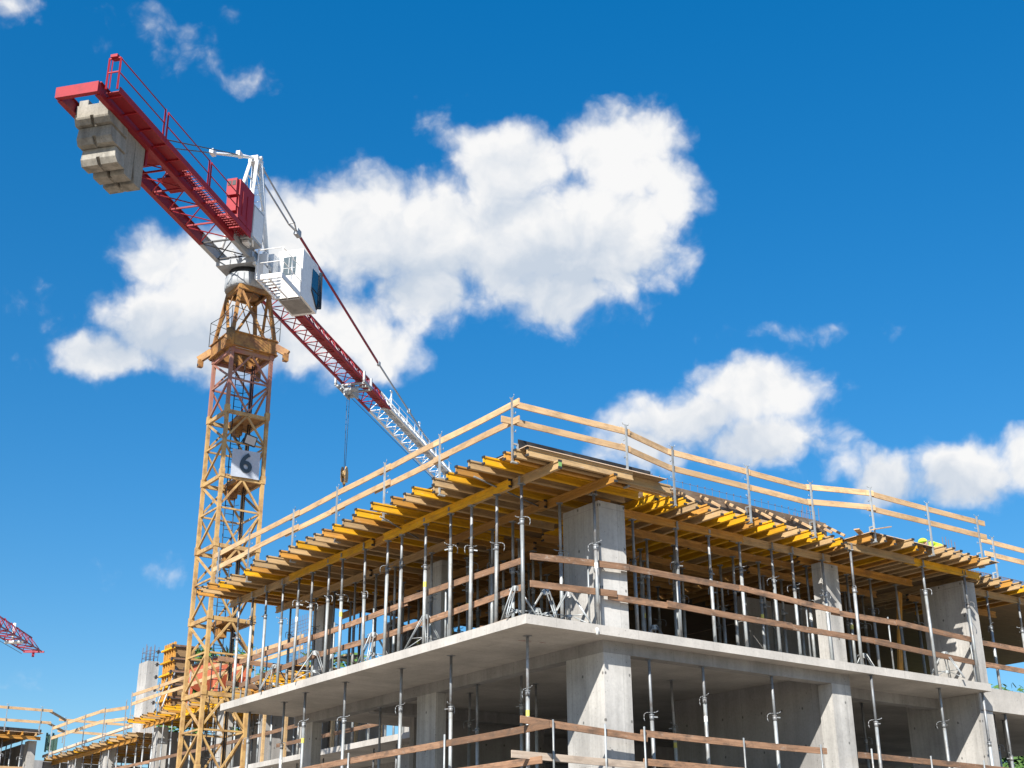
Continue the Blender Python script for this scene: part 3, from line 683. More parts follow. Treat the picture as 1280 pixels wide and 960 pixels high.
segs = [(-0.45, 3.25), (2.6, 6.0), (5.4, 8.65), (7.95, 11.35), (10.7, 14.4), (13.7, 16.9)]
for i, (a, b) in enumerate(segs):
    dx = 0.018 if i % 2 else -0.018
    drail((XL + dx, a), (XL + dx, b), 4.915 + 0.02 * (i % 2), 4.915 - 0.02 * (i % 2), 'top pine rail on the left facade, %s' % names[i])
    drail((XL + dx, a), (XL + dx, b + (0.25 if i in (1, 3) else 0)), 4.455 + 0.02 * ((i + 1) % 2), 4.46 - 0.02 * (i % 2), 'lower pine rail on the left facade, %s' % names[i])
RQ = [(-0.42, -0.155)] + [(x, y + 0.045) for x, y in RP]
rn = ('beside the corner post', 'second from the corner post', 'third from the corner post', 'fourth from the corner post', 'running level past the stop board end', 'sixth from the corner post', 'overhanging the right pier')
for i in range(7):
    p = Vector(RQ[i]); q = Vector(RQ[i + 1]); d = (q - p).normalized()
    off = Vector((-d.y, d.x)) * (0.036 if i % 2 else 0.0)
    e0 = 0.12 if i else 0.0; e1 = 0.15 if i < 6 else 0.45
    a = p - d * e0 + off; b2 = q + d * e1 + off
    if i == 6: continue
    if i == 5:
        b2 = Vector(RQ[7]) + d * 0.5 + off
    drail(a, b2, 4.93 + random.uniform(-.02, .02), 4.93 + random.uniform(-.02, .02), 'top pine rail on the right facade, %s' % rn[i])
    if i == 0: a = a - d * 0.35
    drail(a, b2, 4.48 + random.uniform(-.03, .03), 4.48 + random.uniform(-.03, .03), 'lower pine rail on the right facade, %s' % rn[i])
drail((19.0, 0.60), (24.5, 0.60), 4.85, 4.85, 'top pine rail beyond the right pier')
drail((19.1, 0.60), (24.5, 0.60), 4.42, 4.42, 'lower pine rail beyond the right pier')

# ------------------------------------------------------------------ worker bending over on the deck
def skinned(name, verts, edges, radii, mat, parent):
    me = bpy.data.meshes.new(name); me.from_pydata(verts, edges, [])
    ob = bpy.data.objects.new(name, me); COL.objects.link(ob); ob.parent = parent
    sk = ob.modifiers.new('skin', 'SKIN')
    for d, r in zip(me.skin_vertices[0].data, radii): d.radius = (r, r)
    me.skin_vertices[0].data[0].use_root = True
    ss = ob.modifiers.new('smooth', 'SUBSURF'); ss.levels = 1; ss.render_levels = 2
    me.materials.append(mat)
    return ob
w = thing('person', 'stooping worker in yellow green high visibility jacket and helmet by the right pier', 'person', (18.45, 1.70, 3.66), (0, 0, radians(124)))
# forward is +X; hips high, back bent forward
V = [(-0.05, 0, 0.92), (0.12, 0, 1.12), (0.34, 0, 1.26), (0.44, 0, 1.28), (0.60, 0, 1.30), (-0.02, 0.13, 0.88), (0.10, 0.16, 0.48), (-0.04, 0.17, 0.08), (0.12, 0.19, 0.04),
     (-0.02, -0.13, 0.88), (0.10, -0.16, 0.48), (-0.04, -0.17, 0.08), (0.12, -0.19, 0.04), (0.36, 0.20, 1.22), (0.44, 0.26, 0.95), (0.62, 0.20, 0.74), (0.36, -0.20, 1.22), (0.44, -0.26, 0.95), (0.62, -0.20, 0.74)]
Ed = [(0, 1), (1, 2), (2, 3), (3, 4), (0, 5), (5, 6), (6, 7), (7, 8), (0, 9), (9, 10), (10, 11), (11, 12), (2, 13), (13, 14), (14, 15), (2, 16), (16, 17), (17, 18)]
Rd = [0.14, 0.13, 0.14, 0.07, 0.10, 0.10, 0.07, 0.05, 0.05, 0.10, 0.07, 0.05, 0.05, 0.07, 0.05, 0.04, 0.07, 0.05, 0.04]
skinned('body', V, Ed, Rd, M['skin'], w)
skinned('jacket', V[:3] + V[13:15] + V[16:18], [(0, 1), (1, 2), (2, 3), (3, 4), (2, 5), (5, 6)], [0.17, 0.165, 0.175, 0.10, 0.075, 0.10, 0.075], M['hivis'], w)
skinned('trousers', [V[0]] + V[5:8] + V[9:12], [(0, 1), (1, 2), (2, 3), (0, 4), (4, 5), (5, 6)], [0.155, 0.12, 0.09, 0.075, 0.12, 0.09, 0.075], M['cloth'], w)
part('helmet', MB().dome((0.60, 0, 1.33), 0.145, 1.1, 0.95, 0.95).tube((0.60, 0, 1.32), (0.60, 0, 1.335), 0.165, 14), M['hivis'], w)

# ================================================================== TOWER CRANE
CX, CY = 1.01, 19.21
JX, JY = 0.7663, 0.6425
crane = thing('tower_crane', 'tall yellow, red and white tower crane standing behind the left end of the building', 'crane', (CX, CY, GZ))
def T(u, v, z): return Vector((u * JX + v * JY, u * JY - v * JX, z - GZ))
def W(x, y, z): return Vector((x, y, z - GZ))
def ubox(m, u0, u1, v0, v1, z0, z1):
    q = ((u0, v1), (u1, v1), (u1, v0), (u0, v0))
    return m.hexa([T(u, v, z0) for u, v in q], [T(u, v, z1) for u, v in q])
H2 = 0.80
ZJ = [13.35, 10.9, 8.42, 5.85, 3.28, 0.72, -1.84, -4.4, GZ + 0.3]
cor = [(-1, 1), (-1, -1), (1, -1), (1, 1)]      # left, front, right, back
def mast(z0, z1, mat, label):
    m = MB(); zm = (z0 + z1) / 2
    for a, b in cor:
        m.bar(W(a * H2, b * H2, z0), W(a * H2, b * H2, z1), 0.125, 0.125)
        m.box(a * H2 - 0.085, a * H2 + 0.085, b * H2 - 0.085, b * H2 + 0.085, z1 - GZ - 0.16, z1 - GZ + 0.14)
    for k in range(4):
        P = Vector((*cor[k], 0)) * H2; Q = Vector((*cor[(k + 1) % 4], 0)) * H2
        A = lambda v, z: W(v.x, v.y, z)
        C_ = (P + Q) / 2
        m.bar(A(P, z1 - 0.10), A(Q, z1 - 0.10), 0.10, 0.14)
        m.bar(A(P, zm), A(Q, zm), 0.06, 0.06)
        if k in (0, 2):
            if k == 2: P, Q = Q, P
            m.bar(A(P, z1 - 0.2), A(Q, zm + 0.03), 0.068, 0.068); m.bar(A(Q, zm - 0.03), A(P, z0 + 0.06), 0.068, 0.068)
        else:
            m.bar(A(C_, z1 - 0.14), A(P, zm + 0.06), 0.068, 0.068); m.bar(A(C_, z1 - 0.14), A(Q, zm + 0.06), 0.068, 0.068)
            m.bar(A(P, zm - 0.06), A(C_, z0 + 0.0), 0.06, 0.06); m.bar(A(Q, zm - 0.06), A(C_, z0 + 0.0), 0.06, 0.06)
    return part('mast_section', m, M[mat], crane, label)
for i in range(8):
    mast(ZJ[i + 1], ZJ[i], 'cmauve' if i == 0 else 'cyellow', 'top mast section in faded red paint' if i == 0 else None)
part('base_block', MB().box(-2.2, 2.2, -2.2, 2.2, 0, 0.35), M['wall'], crane)
# inner landings and ladder
for z in ZJ[1:5]:
    m = MB().box(-0.05, 0.72, -0.70, 0.70, z - GZ - 0.10, z - GZ - 0.06)
    m.box(-0.05, 0.0, -0.70, 0.70, z - GZ - 0.06, z - GZ + 0.06).box(0.05, 0.35, 0.30, 0.65, z - GZ - 0.5, z - GZ - 0.10)
    part('landing', m, M['crust'], crane)
m = MB()
for s in (-0.17, 0.17): m.tube(W(0.10 + s, 0.36, GZ), W(0.10 + s, 0.36, 13.3), 0.018, 6)
z = GZ + 0.4
while z < 13.2: m.tube(W(-0.07, 0.36, z), W(0.27, 0.36, z), 0.012, 5); z += 0.30
for k, z in enumerate([GZ + 2 + 0.75 * i for i in range(26)]):
    m.path([W(0.10 + 0.36 * cos(a), 0.36 - 0.36 * sin(a) if False else 0.36 + 0.36 * sin(a), z) for a in (0, 0.8, 1.57, 2.35, 3.14)], 0.010, 4)
part('ladder', m, M['dark'], crane)
m = MB().tube(W(0.55, 0.10, GZ), W(0.55, 0.10, 13.2), 0.022, 6).tube(W(0.48, 0.12, GZ), W(0.48, 0.12, 13.2), 0.03, 6)
part('power_cable', m, M['dark'], crane)
# collar with four outriggers
m = MB(); c1 = 0.93
for k in range(4):
    P = Vector((*cor[k], 0)) * c1; Q = Vector((*cor[(k + 1) % 4], 0)) * c1
    m.bar(W(P.x, P.y, 13.68), W(Q.x, Q.y, 13.68), 0.05, 0.56); m.bar(W(P.x, P.y, 13.95), W(Q.x, Q.y, 13.95), 0.16, 0.04); m.bar(W(P.x, P.y, 13.40), W(Q.x, Q.y, 13.40), 0.16, 0.04)
    m.bar(W(P.x * 0.82, P.y * 0.82, 13.34), W(Q.x * 0.82, Q.y * 0.82, 13.34), 0.22, 0.05)
part('climbing_collar', m, M['crust'], crane)
for a, b in cor:
    m = MB()
    if (a, b) == (-1, -1):
        part('boss', MB().tube(W(-1.02, -1.02, 13.30), W(-0.98, -0.98, 13.98), 0.16, 12).tube(W(-1.22, -1.22, 13.5), W(-0.98, -0.98, 13.5), 0.12, 12), M['crust'], crane)
        continue
    p0 = W(a * 0.90, b * 0.90, 13.74); p1 = W(a * 1.26, b * 1.26, 13.42)
    m.bar(p0, p1, 0.14, 0.26)
    m.box(a * 1.20 - 0.09, a * 1.20 + 0.09, b * 1.20 - 0.09, b * 1.20 + 0.09, 13.12 - GZ, 13.42 - GZ)
    o = part('outrigger', m, M['crust'], crane)
    part('roller', MB().tube(W(a * 1.20 - 0.11, b * 1.20, 13.2), W(a * 1.20 + 0.11, b * 1.20, 13.2), 0.05, 10), M['dark'], o)
# tapered head
m = MB(); hb, ht, zb, zt = 0.86, 0.58, 13.95, 16.12
for k in range(4):
    a, b = cor[k]; c, d = cor[(k + 1) % 4]
    m.bar(W(a * hb, b * hb, zb), W(a * ht, b * ht, zt), 0.125, 0.125)
    m.bar(W(a * ht, b * ht, zt - 0.06), W(c * ht, d * ht, zt - 0.06), 0.12, 0.20)
    m.bar(W(a * ht * 1.02, b * ht * 1.02, zt - 0.1), W((a * 0.25 + c * 0.75) * hb, (b * 0.25 + d * 0.75) * hb, zb), 0.10, 0.10)
    m.tube(W(a * hb, b * hb, zb + 0.2), W((a + c) / 2 * ht, (b + d) / 2 * ht, zt - 0.2), 0.022, 5)
m.tube(W(0, 0, zt - 0.16), W(0, 0, zt - 0.02), 0.50, 20, None, False); m.tube(W(0, 0, zt - 0.16), W(0, 0, zt - 0.15), 0.42, 20)
part('tapered_head', m, M['crust'], crane)
m = MB()
for k in range(4):
    a, b = cor[k]; c, d = cor[(k + 1) % 4]; r = 1.0
    m.tube(W(a * r, b * r, 13.95), W(a * r, b * r, 14.95), 0.015, 5)
    m.path([W(a * r, b * r, 14.95), W((a + c) / 2 * r, (b + d) / 2 * r, 14.83), W(c * r, d * r, 14.95)], 0.014, 5)
    m.path([W(a * r, b * r, 14.5), W((a + c) / 2 * r, (b + d) / 2 * r, 14.4), W(c * r, d * r, 14.5)], 0.012, 5)
part('rope_railing', m, M['dark'], crane)
# slewing ring and turntable
m = MB().tube(T(0, -0.1, 16.14), T(0, -0.1, 16.72), 0.80, 28)
for k in range(20):
    a = 2 * pi * k / 20
    m.bar(T(0.80 * cos(a), -0.1 + 0.80 * sin(a), 16.2), T(0.80 * cos(a), -0.1 + 0.80 * sin(a), 16.66), 0.05, 0.05)
ring = part('slewing_ring', m, M['cgrey'], crane)
m = MB().tube(T(0, -0.1, 16.72), T(0, -0.1, 16.98), 0.70, 28)
part('bearing_gap', m, M['dark'], ring)
m = MB(); ubox(m, -0.95, 1.25, -0.98, 0.60, 16.98, 17.19); ubox(m, -0.4, 0.9, 0.60, 0.95, 16.9, 17.1)
part('turntable', m, M['cgrey'], crane)

# counter jib
VL, VR = -0.96, 0.34
def ibeam(m, u0, u1, v, z0, z1, w=0.17):
    ubox(m, u0, u1, v - w / 2, v + w / 2, z0, z0 + 0.035); ubox(m, u0, u1, v - w / 2, v + w / 2, z1 - 0.035, z1); ubox(m, u0, u1, v - 0.03, v + 0.03, z0 + 0.035, z1 - 0.035)
us = -2.3
for v in (VL, VR):
    m = MB(); ibeam(m, -11.9, us, v, 17.20, 17.70); part('counter_jib_beam', m, M['cdred'], crane, 'crimson beam of the counter jib')
    m = MB(); ibeam(m, us, 0.55, v, 17.20, 17.70); part('counter_jib_beam', m, M['cgrey'], crane, 'grey beam of the counter jib next to the mast')
m = MB(); ubox(m, -12.06, -11.9, VL - 0.085, VR + 0.085, 17.24, 17.62); part('end_beam', m, M['cred'], crane)
def lattice(mat, u0, u1, n, name='cross_bracing'):
    m = MB()
    for k in range(n):
        a = u0 + (u1 - u0) * k / n; b = u0 + (u1 - u0) * (k + 1) / n
        m.bar(T(a, VL, 17.27), T(a, VR, 17.27), 0.05, 0.06); m.bar(T(a, VL, 17.25), T(b, VR, 17.25), 0.035); m.bar(T(a, VR, 17.23), T(b, VL, 17.23), 0.035)
    part(name, m, M[mat], crane)
lattice('cdred', -8.6, -2.4, 5); lattice('dark', -2.3, 0.4, 2)
m = MB(); ubox(m, -8.6, -7.4, VL + 0.1, VR - 0.1, 17.46, 17.50); part('floor_plate', m, M['cred'], crane)
m = MB(); ubox(m, -6.6, -5.6, VL + 0.45, VR - 0.1, 17.46, 17.50); part('floor_plate', m, M['cred'], crane)
m = MB(); ubox(m, 0.40, 0.50, VL + 0.09, VR - 0.09, 17.22, 17.6); part('tail_plate', m, M['cgrey'], crane)
m = MB(); ubox(m, -8.72, -8.62, VL + 0.05, VL + 0.15, 16.6, 17.5); ubox(m, -8.72, -8.62, VR - 0.15, VR - 0.05, 16.6, 17.5); ubox(m, -8.72, -8.62, VL + 0.15, VR - 0.15, 17.3, 17.4); part('weight_stop', m, M['cdred'], crane)
# walkway on the right side of the counter jib
WO = 0.90
m = MB(); ubox(m, -11.6, -6.9, VR + 0.10, WO, 17.46, 17.485)
part('walkway', m, M['cdred'], crane)
m = MB(); uu = -6.85
while uu < -2.1:
    m.bar(T(uu, VR + 0.08, 17.47), T(uu, WO, 17.47), 0.018, 0.03); uu += 0.16
for v in (0.52, 0.66, 0.80): m.bar(T(-6.9, v, 17.455), T(-2.1, v, 17.455), 0.015, 0.03)
part('walkway_grating', m, M['cdred'], crane)
m = MB(); ubox(m, -11.6, -2.0, WO - 0.02, WO + 0.02, 17.40, 17.62)
for k in range(10):
    uu = -11.4 + k * 0.95
    m.bar(T(uu, VR, 17.43), T(uu, WO, 17.43), 0.05, 0.05)
part('walkway_edge', m, M['cred'], crane)
m = MB()
for uu in (-11.75, -8.85, -8.65, -5.6, -5.45, -2.4):
    part('handrail_post', MB().bar(T(uu, WO, 17.45), T(uu, WO, 18.62), 0.05, 0.05), M['cred'], crane)
m.bar(T(-11.75, 0.50, 17.5), T(-11.75, 0.50, 18.66), 0.05, 0.05); m.bar(T(-11.75, 0.62, 17.5), T(-11.75, 0.62, 18.62), 0.03)
m.bar(T(-11.75, 0.50, 18.62), T(-11.75, WO, 18.62), 0.05); m.bar(T(-11.75, 0.50, 18.1), T(-11.75, WO, 18.1), 0.04)
ubox(m, -11.85, -11.6, 0.58, 0.82, 18.62, 18.72)
part('end_gate', m, M['cred'], crane)
m = MB()
for a, b in ((-11.75, -8.85), (-8.65, -5.6), (-5.45, -2.4)):
    for z in (18.6, 18.08): m.tube(T(a, WO, z), T(b, WO, z), 0.022, 6)
part('handrail', m, M['cdred'], crane)
# counterweights: prisms with sloping fronts, notched below
def weight(u0, u1, zt, zb, lean, label=None, flare=0.0):
    v0, v1 = VL + 0.10, VR - 0.09
    m = MB(); zc = zb + (zt - zb) * 0.30; vm = (v0 + v1) / 2
    prof = [(u0 + lean + 0.13, zb), (u1, zb), (u1, zt), (u0, zt), (u0 + lean * 0.6, zc + 0.02), (u0 + lean * 0.7 + 0.01, zc)]
    for a, b in ((v0, vm - 0.06), (vm + 0.06, v1)):
        m.prism(prof, lambda x, y, t: T(x, t + (flare * (0.25 + (zt - y) / (zt - zb)) * (1 if t > 0 else -1) if abs(t - vm) > 0.1 else 0), y), b, a)
    prof2 = [(u0 + lean + 0.30, zb + 0.02), (u1, zb + 0.02), (u1, zt), (u0, zt), (u0 + lean * 0.6, zc + 0.06), (u0 + lean * 0.7 + 0.16, zc)]
    m.prism(prof2, lambda x, y, t: T(x, t, y), vm + 0.06, vm - 0.06)
    part('counterweight', m, M['weight'], crane, label)
weight(-11.12, -9.98, 17.52, 16.86, 0.0, 'pale topmost counterweight slab', 0.06); weight(-10.86, -9.97, 16.83, 16.29, 0.0, None, 0.06); weight(-10.50, -9.96, 16.26, 15.74, 0.0, None, 0.06)
weight(-9.94, -9.36, 17.50, 15.66, 0.02); weight(-9.34, -8.76, 17.50, 15.66, 0.02)
m = MB()
for v in (VL + 0.3, VR - 0.3): ubox(m, -11.1, -9.0, v - 0.16, v + 0.16, 17.53, 17.72)
part('counterweight_lug', m, M['weight'], crane)
# winch and boxes on the counter jib
m = MB(); ubox(m, -8.3, -7.5, -0.2, 0.55, 17.63, 18.05); m.tube(T(-7.2, -0.6, 17.95), T(-7.2, 0.3, 17.95), 0.26, 16); ubox(m, -7.45, -6.5, 0.1, 0.55, 17.63, 17.95)
ubox(m, -6.45, -5.8, -0.3, 0.4, 17.63, 17.85)
part('winch', m, M['cred'], crane)
m = MB(); ubox(m, -3.15, -1.95, 0.40, 0.92, 17.66, 19.30)
cab1 = part('switch_cabinet', m, M['cred'], crane, 'crimson switch cabinet')
m = MB(); ubox(m, -3.35, -3.15, 0.46, 0.86, 18.55, 19.25); ubox(m, -3.28, -3.15, 0.5, 0.86, 17.9, 18.45)
for uu in (-2.9, -2.5): ubox(m, uu, uu + 0.07, 0.92, 0.945, 17.9, 18.9)
part('vent_box', m, M['cred'], cab1)
m = MB()
for a in (0.50, 0.68): ubox(m, -3.362, -3.35, a, a + 0.14, 18.95, 19.15)
part('louvre', m, M['dark'], cab1)
m = MB(); ubox(m, -1.93, -0.95, 0.42, 0.90, 17.5, 18.95); c2 = part('white_cabinet', m, M['cgrey'], crane)
m = MB(); ubox(m, -1.85, -1.02, 0.90, 0.92, 17.6, 18.85); part('cabinet_door', m, M['cwhite'], c2)
for k in range(14):
    a, b, c = random.uniform(-2.2, 0.6), random.uniform(-0.1, 0.75), random.uniform(17.25, 17.7)
    m = MB(); ubox(m, a, a + random.uniform(.1, .35), b, b + random.uniform(.08, .25), c, c + random.uniform(.08, .25)); part('drive_box', m, M['cwhite'], crane)
for k in range(10):
    a, b = random.uniform(-2.0, 0.8), random.uniform(-0.2, 0.8)
    part('drive_hose', MB().tube(T(a, b, 17.3), T(a + random.uniform(-.5, .5), b + random.uniform(-.3, .3), 17.3 + random.uniform(0.1, .5)), 0.03, 6), M['cwhite'], crane)
# cat head
AP = (0.12, -0.20, 22.25)
m = MB()
for s in (-1, 1):
    m.tube(T(0.95, -0.2 + s * 0.50, 17.6), T(0.28, -0.2 + s * 0.14, 22.2), 0.085, 10)
    m.tube(T(-1.15, -0.2 + s * 0.50, 17.6), T(-0.02, -0.2 + s * 0.14, 22.2), 0.075, 10)
    for a, b in ((0.15, 0.5), (0.5, 0.85)):
        p = lambda f, s_, r: Vector((0.95 + (0.28 - 0.95) * f if r else -1.15 + 1.13 * f, -0.2 + s_ * (0.5 - 0.36 * f), 17.6 + 4.6 * f))
        m.tube(T(*p(a, s, 1)), T(*p(b, s, 0)), 0.03, 6)
        m.tube(T(*p(b, s, 1)), T(*p(b, s, 0)), 0.03, 6)
for f in (0.25, 0.55, 0.8):
    m.tube(T(0.95 - 0.67 * f, -0.2 - (0.5 - 0.36 * f), 17.6 + 4.6 * f), T(0.95 - 0.67 * f, -0.2 + (0.5 - 0.36 * f), 17.6 + 4.6 * f), 0.03, 6)
ubox(m, -0.12, 0.42, -0.40, 0.0, 22.1, 22.38); ubox(m, 0.42, 0.62, -0.38, -0.02, 21.9, 22.2); ubox(m, 0.5, 0.72, -0.55, -0.40, 21.75, 22.0)
for s in (-0.3, 0.3): m.tube(T(0.15, -0.2 + s * 0.6, 22.38), T(0.15, -0.2 + s * 0.9, 22.38), 0.08, 10)
part('tower_peak', m, M['cwhite'], crane)
m = MB()
for s in (-1, 1):
    m.tube(T(1.05, -0.2 + s * 0.45, 17.6), T(0.55, -0.2 + s * 0.2, 21.9), 0.02, 5)
k = 0
while k < 14:
    f = k / 14.0; m.tube(T(1.05 - 0.5 * f, -0.2 - 0.45 + 0.25 * f, 17.6 + 4.3 * f), T(1.05 - 0.5 * f, -0.2 + 0.45 - 0.25 * f, 17.6 + 4.3 * f), 0.014, 5); k += 1
part('peak_ladder', m, M['cwhite'], crane)
# pendants to the counter jib
A0 = Vector((-0.05, -0.2, 22.3)); EL = Vector((-8.9, VL, 17.65)); ER = Vector((-8.9, VR, 17.65))
tl = A0.lerp(EL, 0.33); tr = A0.lerp(ER, 0.16)
m = MB().tube(T(*A0), T(*tl), 0.055, 8).tube(T(*A0), T(*tr), 0.055, 8).tube(T(*tl), T(*tr), 0.045, 8)
for p in (tl, tr): ubox(m, p.x - 0.16, p.x + 0.12, p.y - 0.08, p.y + 0.08, p.z - 0.09, p.z + 0.11)
part('pendant_spreader', m, M['cwhite'], crane)
part('pendant_cable', MB().tube(T(*tl), T(*EL), 0.024, 6), M['rope'], crane)
part('pendant_cable', MB().tube(T(*tr), T(*ER), 0.024, 6), M['rope'], crane)
# jib tie
m = MB()
for s in (-0.17, 0.17): m.bar(T(0.5, -0.2 + s, 22.1), T(4.0, -0.2 + s * 0.8, 21.45), 0.045, 0.075)
m.bar(T(3.95, -0.34, 21.46), T(3.95, -0.06, 21.46), 0.05); m.bar(T(4.0, -0.33, 21.45), T(4.55, -0.2, 21.36), 0.05, 0.08); m.bar(T(4.0, -0.07, 21.45), T(4.55, -0.2, 21.36), 0.05, 0.08)
ubox(m, 4.45, 4.85, -0.3, -0.1, 21.2, 21.5)
part('tie_fork', m, M['cgrey'], crane)
part('tie_bar', MB().bar(T(4.8, -0.2, 21.33), T(15.5, -0.2, 19.62), 0.075, 0.10), M['cdred'], crane, 'dark red bar of the jib tie')
m = MB().bar(T(15.5, -0.2, 19.62), T(25.6, -0.2, 18.18), 0.06, 0.075)
for f in (0.0, 0.5): p = Vector((15.5, -0.2, 19.62)).lerp(Vector((25.6, -0.2, 18.18)), f); ubox(m, p.x - 0.12, p.x + 0.12, -0.27, -0.13, p.z - 0.1, p.z + 0.1)
part('tie_bar', m, M['cgrey'], crane, 'grey outer bar of the jib tie')

# jib
def jib(u0, u1, mat, label, zt0=18.22, zt1=18.22):
    m = MB(); VA, VB, VC = -0.75, 0.35, -0.20
    zt = lambda u: zt0 + (zt1 - zt0) * (u - u0) / (u1 - u0)
    m.bar(T(u0, VA, 17.25), T(u1, VA, 17.25), 0.10, 0.10).bar(T(u0, VB, 17.25), T(u1, VB, 17.25), 0.10, 0.10).tube(T(u0, VC, zt(u0)), T(u1, VC, zt(u1)), 0.06, 8)
    n = int((u1 - u0) / 1.2); s = (u1 - u0) / n
    for k in range(n):
        a = u0 + k * s; b = a + s / 2; c = a + s
        for v in (VA, VB):
            m.tube(T(a, v, 17.27), T(b, VC, zt(b)), 0.026, 5); m.tube(T(b, VC, zt(b)), T(c, v, 17.27), 0.026, 5)
        m.tube(T(a, VA, 17.25), T(a, VB, 17.25), 0.026, 5); m.tube(T(a, VA, 17.25), T(c, VB, 17.25), 0.022, 5)
    p = part('jib_section', m, M[mat], crane, label)
    m = MB(); ubox(m, u0, u1, -0.12, 0.24, 17.34, 17.36); ubox(m, u0, u1, 0.24, 0.26, 17.34, 17.46); ubox(m, u0, u1, -0.14, -0.12, 17.34, 17.42)
    part('catwalk', m, M['cdred' if mat == 'cred' else 'cgrey'], p)
jib(1.0, 8.5, 'cred', 'crimson inner jib section', 18.22, 18.22); jib(8.5, 15.9, 'cred', 'crimson outer jib section'); jib(15.9, 36.0, 'cwhite', 'white outer jib section', 18.22, 18.05)
m = MB()
for uu, v in ((17.6, -0.2), (22.4, -0.2)):
    m.bar(T(uu, v, 18.2), T(uu, v, 18.95), 0.05); m.bar(T(uu - 0.15, v, 18.9), T(uu + 0.15, v, 18.9), 0.05); m.bar(T(uu - 0.35, v, 18.2), T(uu, v, 18.7), 0.03)
uu = 16.2
while uu < 27:
    m.bar(T(uu, 0.28, 17.4), T(uu, 0.30, 17.95), 0.03); uu += 1.3
m.tube(T(16.2, 0.3, 17.95), T(27, 0.3, 17.95), 0.014, 5)
part('jib_fitting', m, M['cwhite'], crane)
part('trolley_rope', MB().tube(T(12.5, -0.75, 16.95), T(36, -0.6, 17.0), 0.015, 5), M['rope'], crane)
# trolley
m = MB()
for v in (-0.92, 0.52):
    ubox(m, 11.6, 12.7, v - 0.05, v + 0.05, 16.98, 17.10)
    for uu in (11.65, 12.6): ubox(m, uu - 0.05, uu + 0.05, v - 0.05, v + 0.05, 17.0, 17.55)
for uu in (11.7, 12.1, 12.6): ubox(m, uu - 0.05, uu + 0.05, -0.92, 0.52, 16.92, 17.0)
m.tube(T(11.95, -0.5, 16.75), T(11.95, -0.1, 16.75), 0.2, 14); m.tube(T(12.35, -0.5, 16.72), T(12.35, -0.1, 16.72), 0.18, 14)
ubox(m, 11.8, 12.5, -0.55, -0.48, 16.5, 16.95); ubox(m, 11.8, 12.5, -0.12, -0.05, 16.5, 16.95); m.tube(T(11.7, -0.1, 16.7), T(11.7, 0.2, 16.7), 0.12, 10)
part('trolley', m, M['cgrey'], crane)
HK = (11.75, -0.30)
part('hoist_rope', MB().tube(T(HK[0] - 0.1, HK[1], 16.7), T(HK[0] - 0.07, HK[1], 12.75), 0.013, 5).tube(T(HK[0] + 0.22, HK[1], 16.7), T(HK[0] + 0.09, HK[1], 12.75), 0.013, 5), M['rope'], crane)
m = MB()
prof = [(-0.13, 12.12), (0.13, 12.12), (0.19, 12.35), (0.19, 12.62), (0.08, 12.85), (-0.08, 12.85), (-0.19, 12.62), (-0.19, 12.35)]
for v in (-0.12, 0.07): m.prism(prof, lambda a, b, t: T(HK[0] + a, HK[1] + t, b), v + 0.05, v)
m.tube(T(HK[0], HK[1] - 0.06, 12.5), T(HK[0], HK[1] + 0.06, 12.5), 0.18, 16); m.tube(T(HK[0], HK[1], 12.0), T(HK[0], HK[1], 12.2), 0.07, 10)
hb_ = part('hook_block', m, M['cyellow'], crane)
pts = [T(HK[0] + 0.02, HK[1], 12.02), T(HK[0] + 0.02, HK[1], 11.88)] + [T(HK[0] + 0.12 * sin(a) - 0.0, HK[1], 11.76 + 0.12 * cos(a)) for a in (0, 0.8, 1.6, 2.4, 3.2, 4.0, 4.7)]
part('hook', MB().path(pts, 0.035, 8), M['dark'], hb_)

# cab and its platform
U0, U1, V0, V1, Z0, Z1 = 0.50, 2.10, 0.96, 2.0, 15.98, 18.1
m = MB()
prof = [(U0, Z0 + 0.06), (U1, Z0), (U1 + 0.16, Z0 + 0.55), (U1 + 0.10, Z1 - 0.25), (U1 - 0.1, Z1), (U0, Z1)]
m.prism(prof, lambda a, b, t: T(a, t, b), V1, V0)
cab = part('operator_cab', m, M['cwhite'], crane)
m = MB(); ubox(m, U0 - 0.015, U0, V0 + 0.22, V0 + 0.76, 17.0, 17.8); part('rear_window', m, M['greyglass'], cab)
m = MB(); ubox(m, U0 - 0.03, U0 - 0.016, V0 + 0.45, V0 + 0.48, 17.05, 17.75); ubox(m, U0 - 0.03, U0 - 0.016, V0 + 0.22, V0 + 0.72, 17.28, 17.31); part('rear_window_frame', m, M['cgrey'], cab)
m = MB(); m.prism([(U0 + 1.0, 17.72), (U0 + 0.95, 16.75), (U1 - 0.05, 16.15), (U1 + 0.12, 16.55), (U1 + 0.05, 17.72)][::-1], lambda a, b, t: T(a, t, b), V1 + 0.002, V1 + 0.014); part('side_window', m, M['glass'], cab)
m = MB(); m.bar(T(U0 + 0.97, V1 + 0.02, 16.85), T(U1 + 0.1, V1 + 0.02, 16.85), 0.03); m.bar(T(U0 + 0.95, V1 + 0.02, 16.75), T(U1 - 0.05, V1 + 0.02, 16.15), 0.045); m.bar(T(U1 - 0.05, V1 + 0.02, 16.15), T(U1 + 0.12, V1 + 0.02, 16.6), 0.045)
part('side_window_frame', m, M['dark'], cab)
m = MB(); m.prism([(U1 + 0.18, 16.35), (U1 + 0.22, 16.35), (U1 + 0.20, 17.85), (U1 + 0.14, 17.9)], lambda a, b, t: T(a, t, b), V1 + 0.06, V0); part('front_window', m, M['glass'], cab)
m = MB(); m.bar(T(U1 + 0.22, V1 + 0.07, 16.3), T(U1 + 0.18, V1 + 0.07, 17.9), 0.06); m.bar(T(U1 + 0.02, V1 + 0.05, 16.22), T(U1 + 0.22, V1 + 0.07, 16.3), 0.06); part('front_window_frame', m, M['dark'], cab)
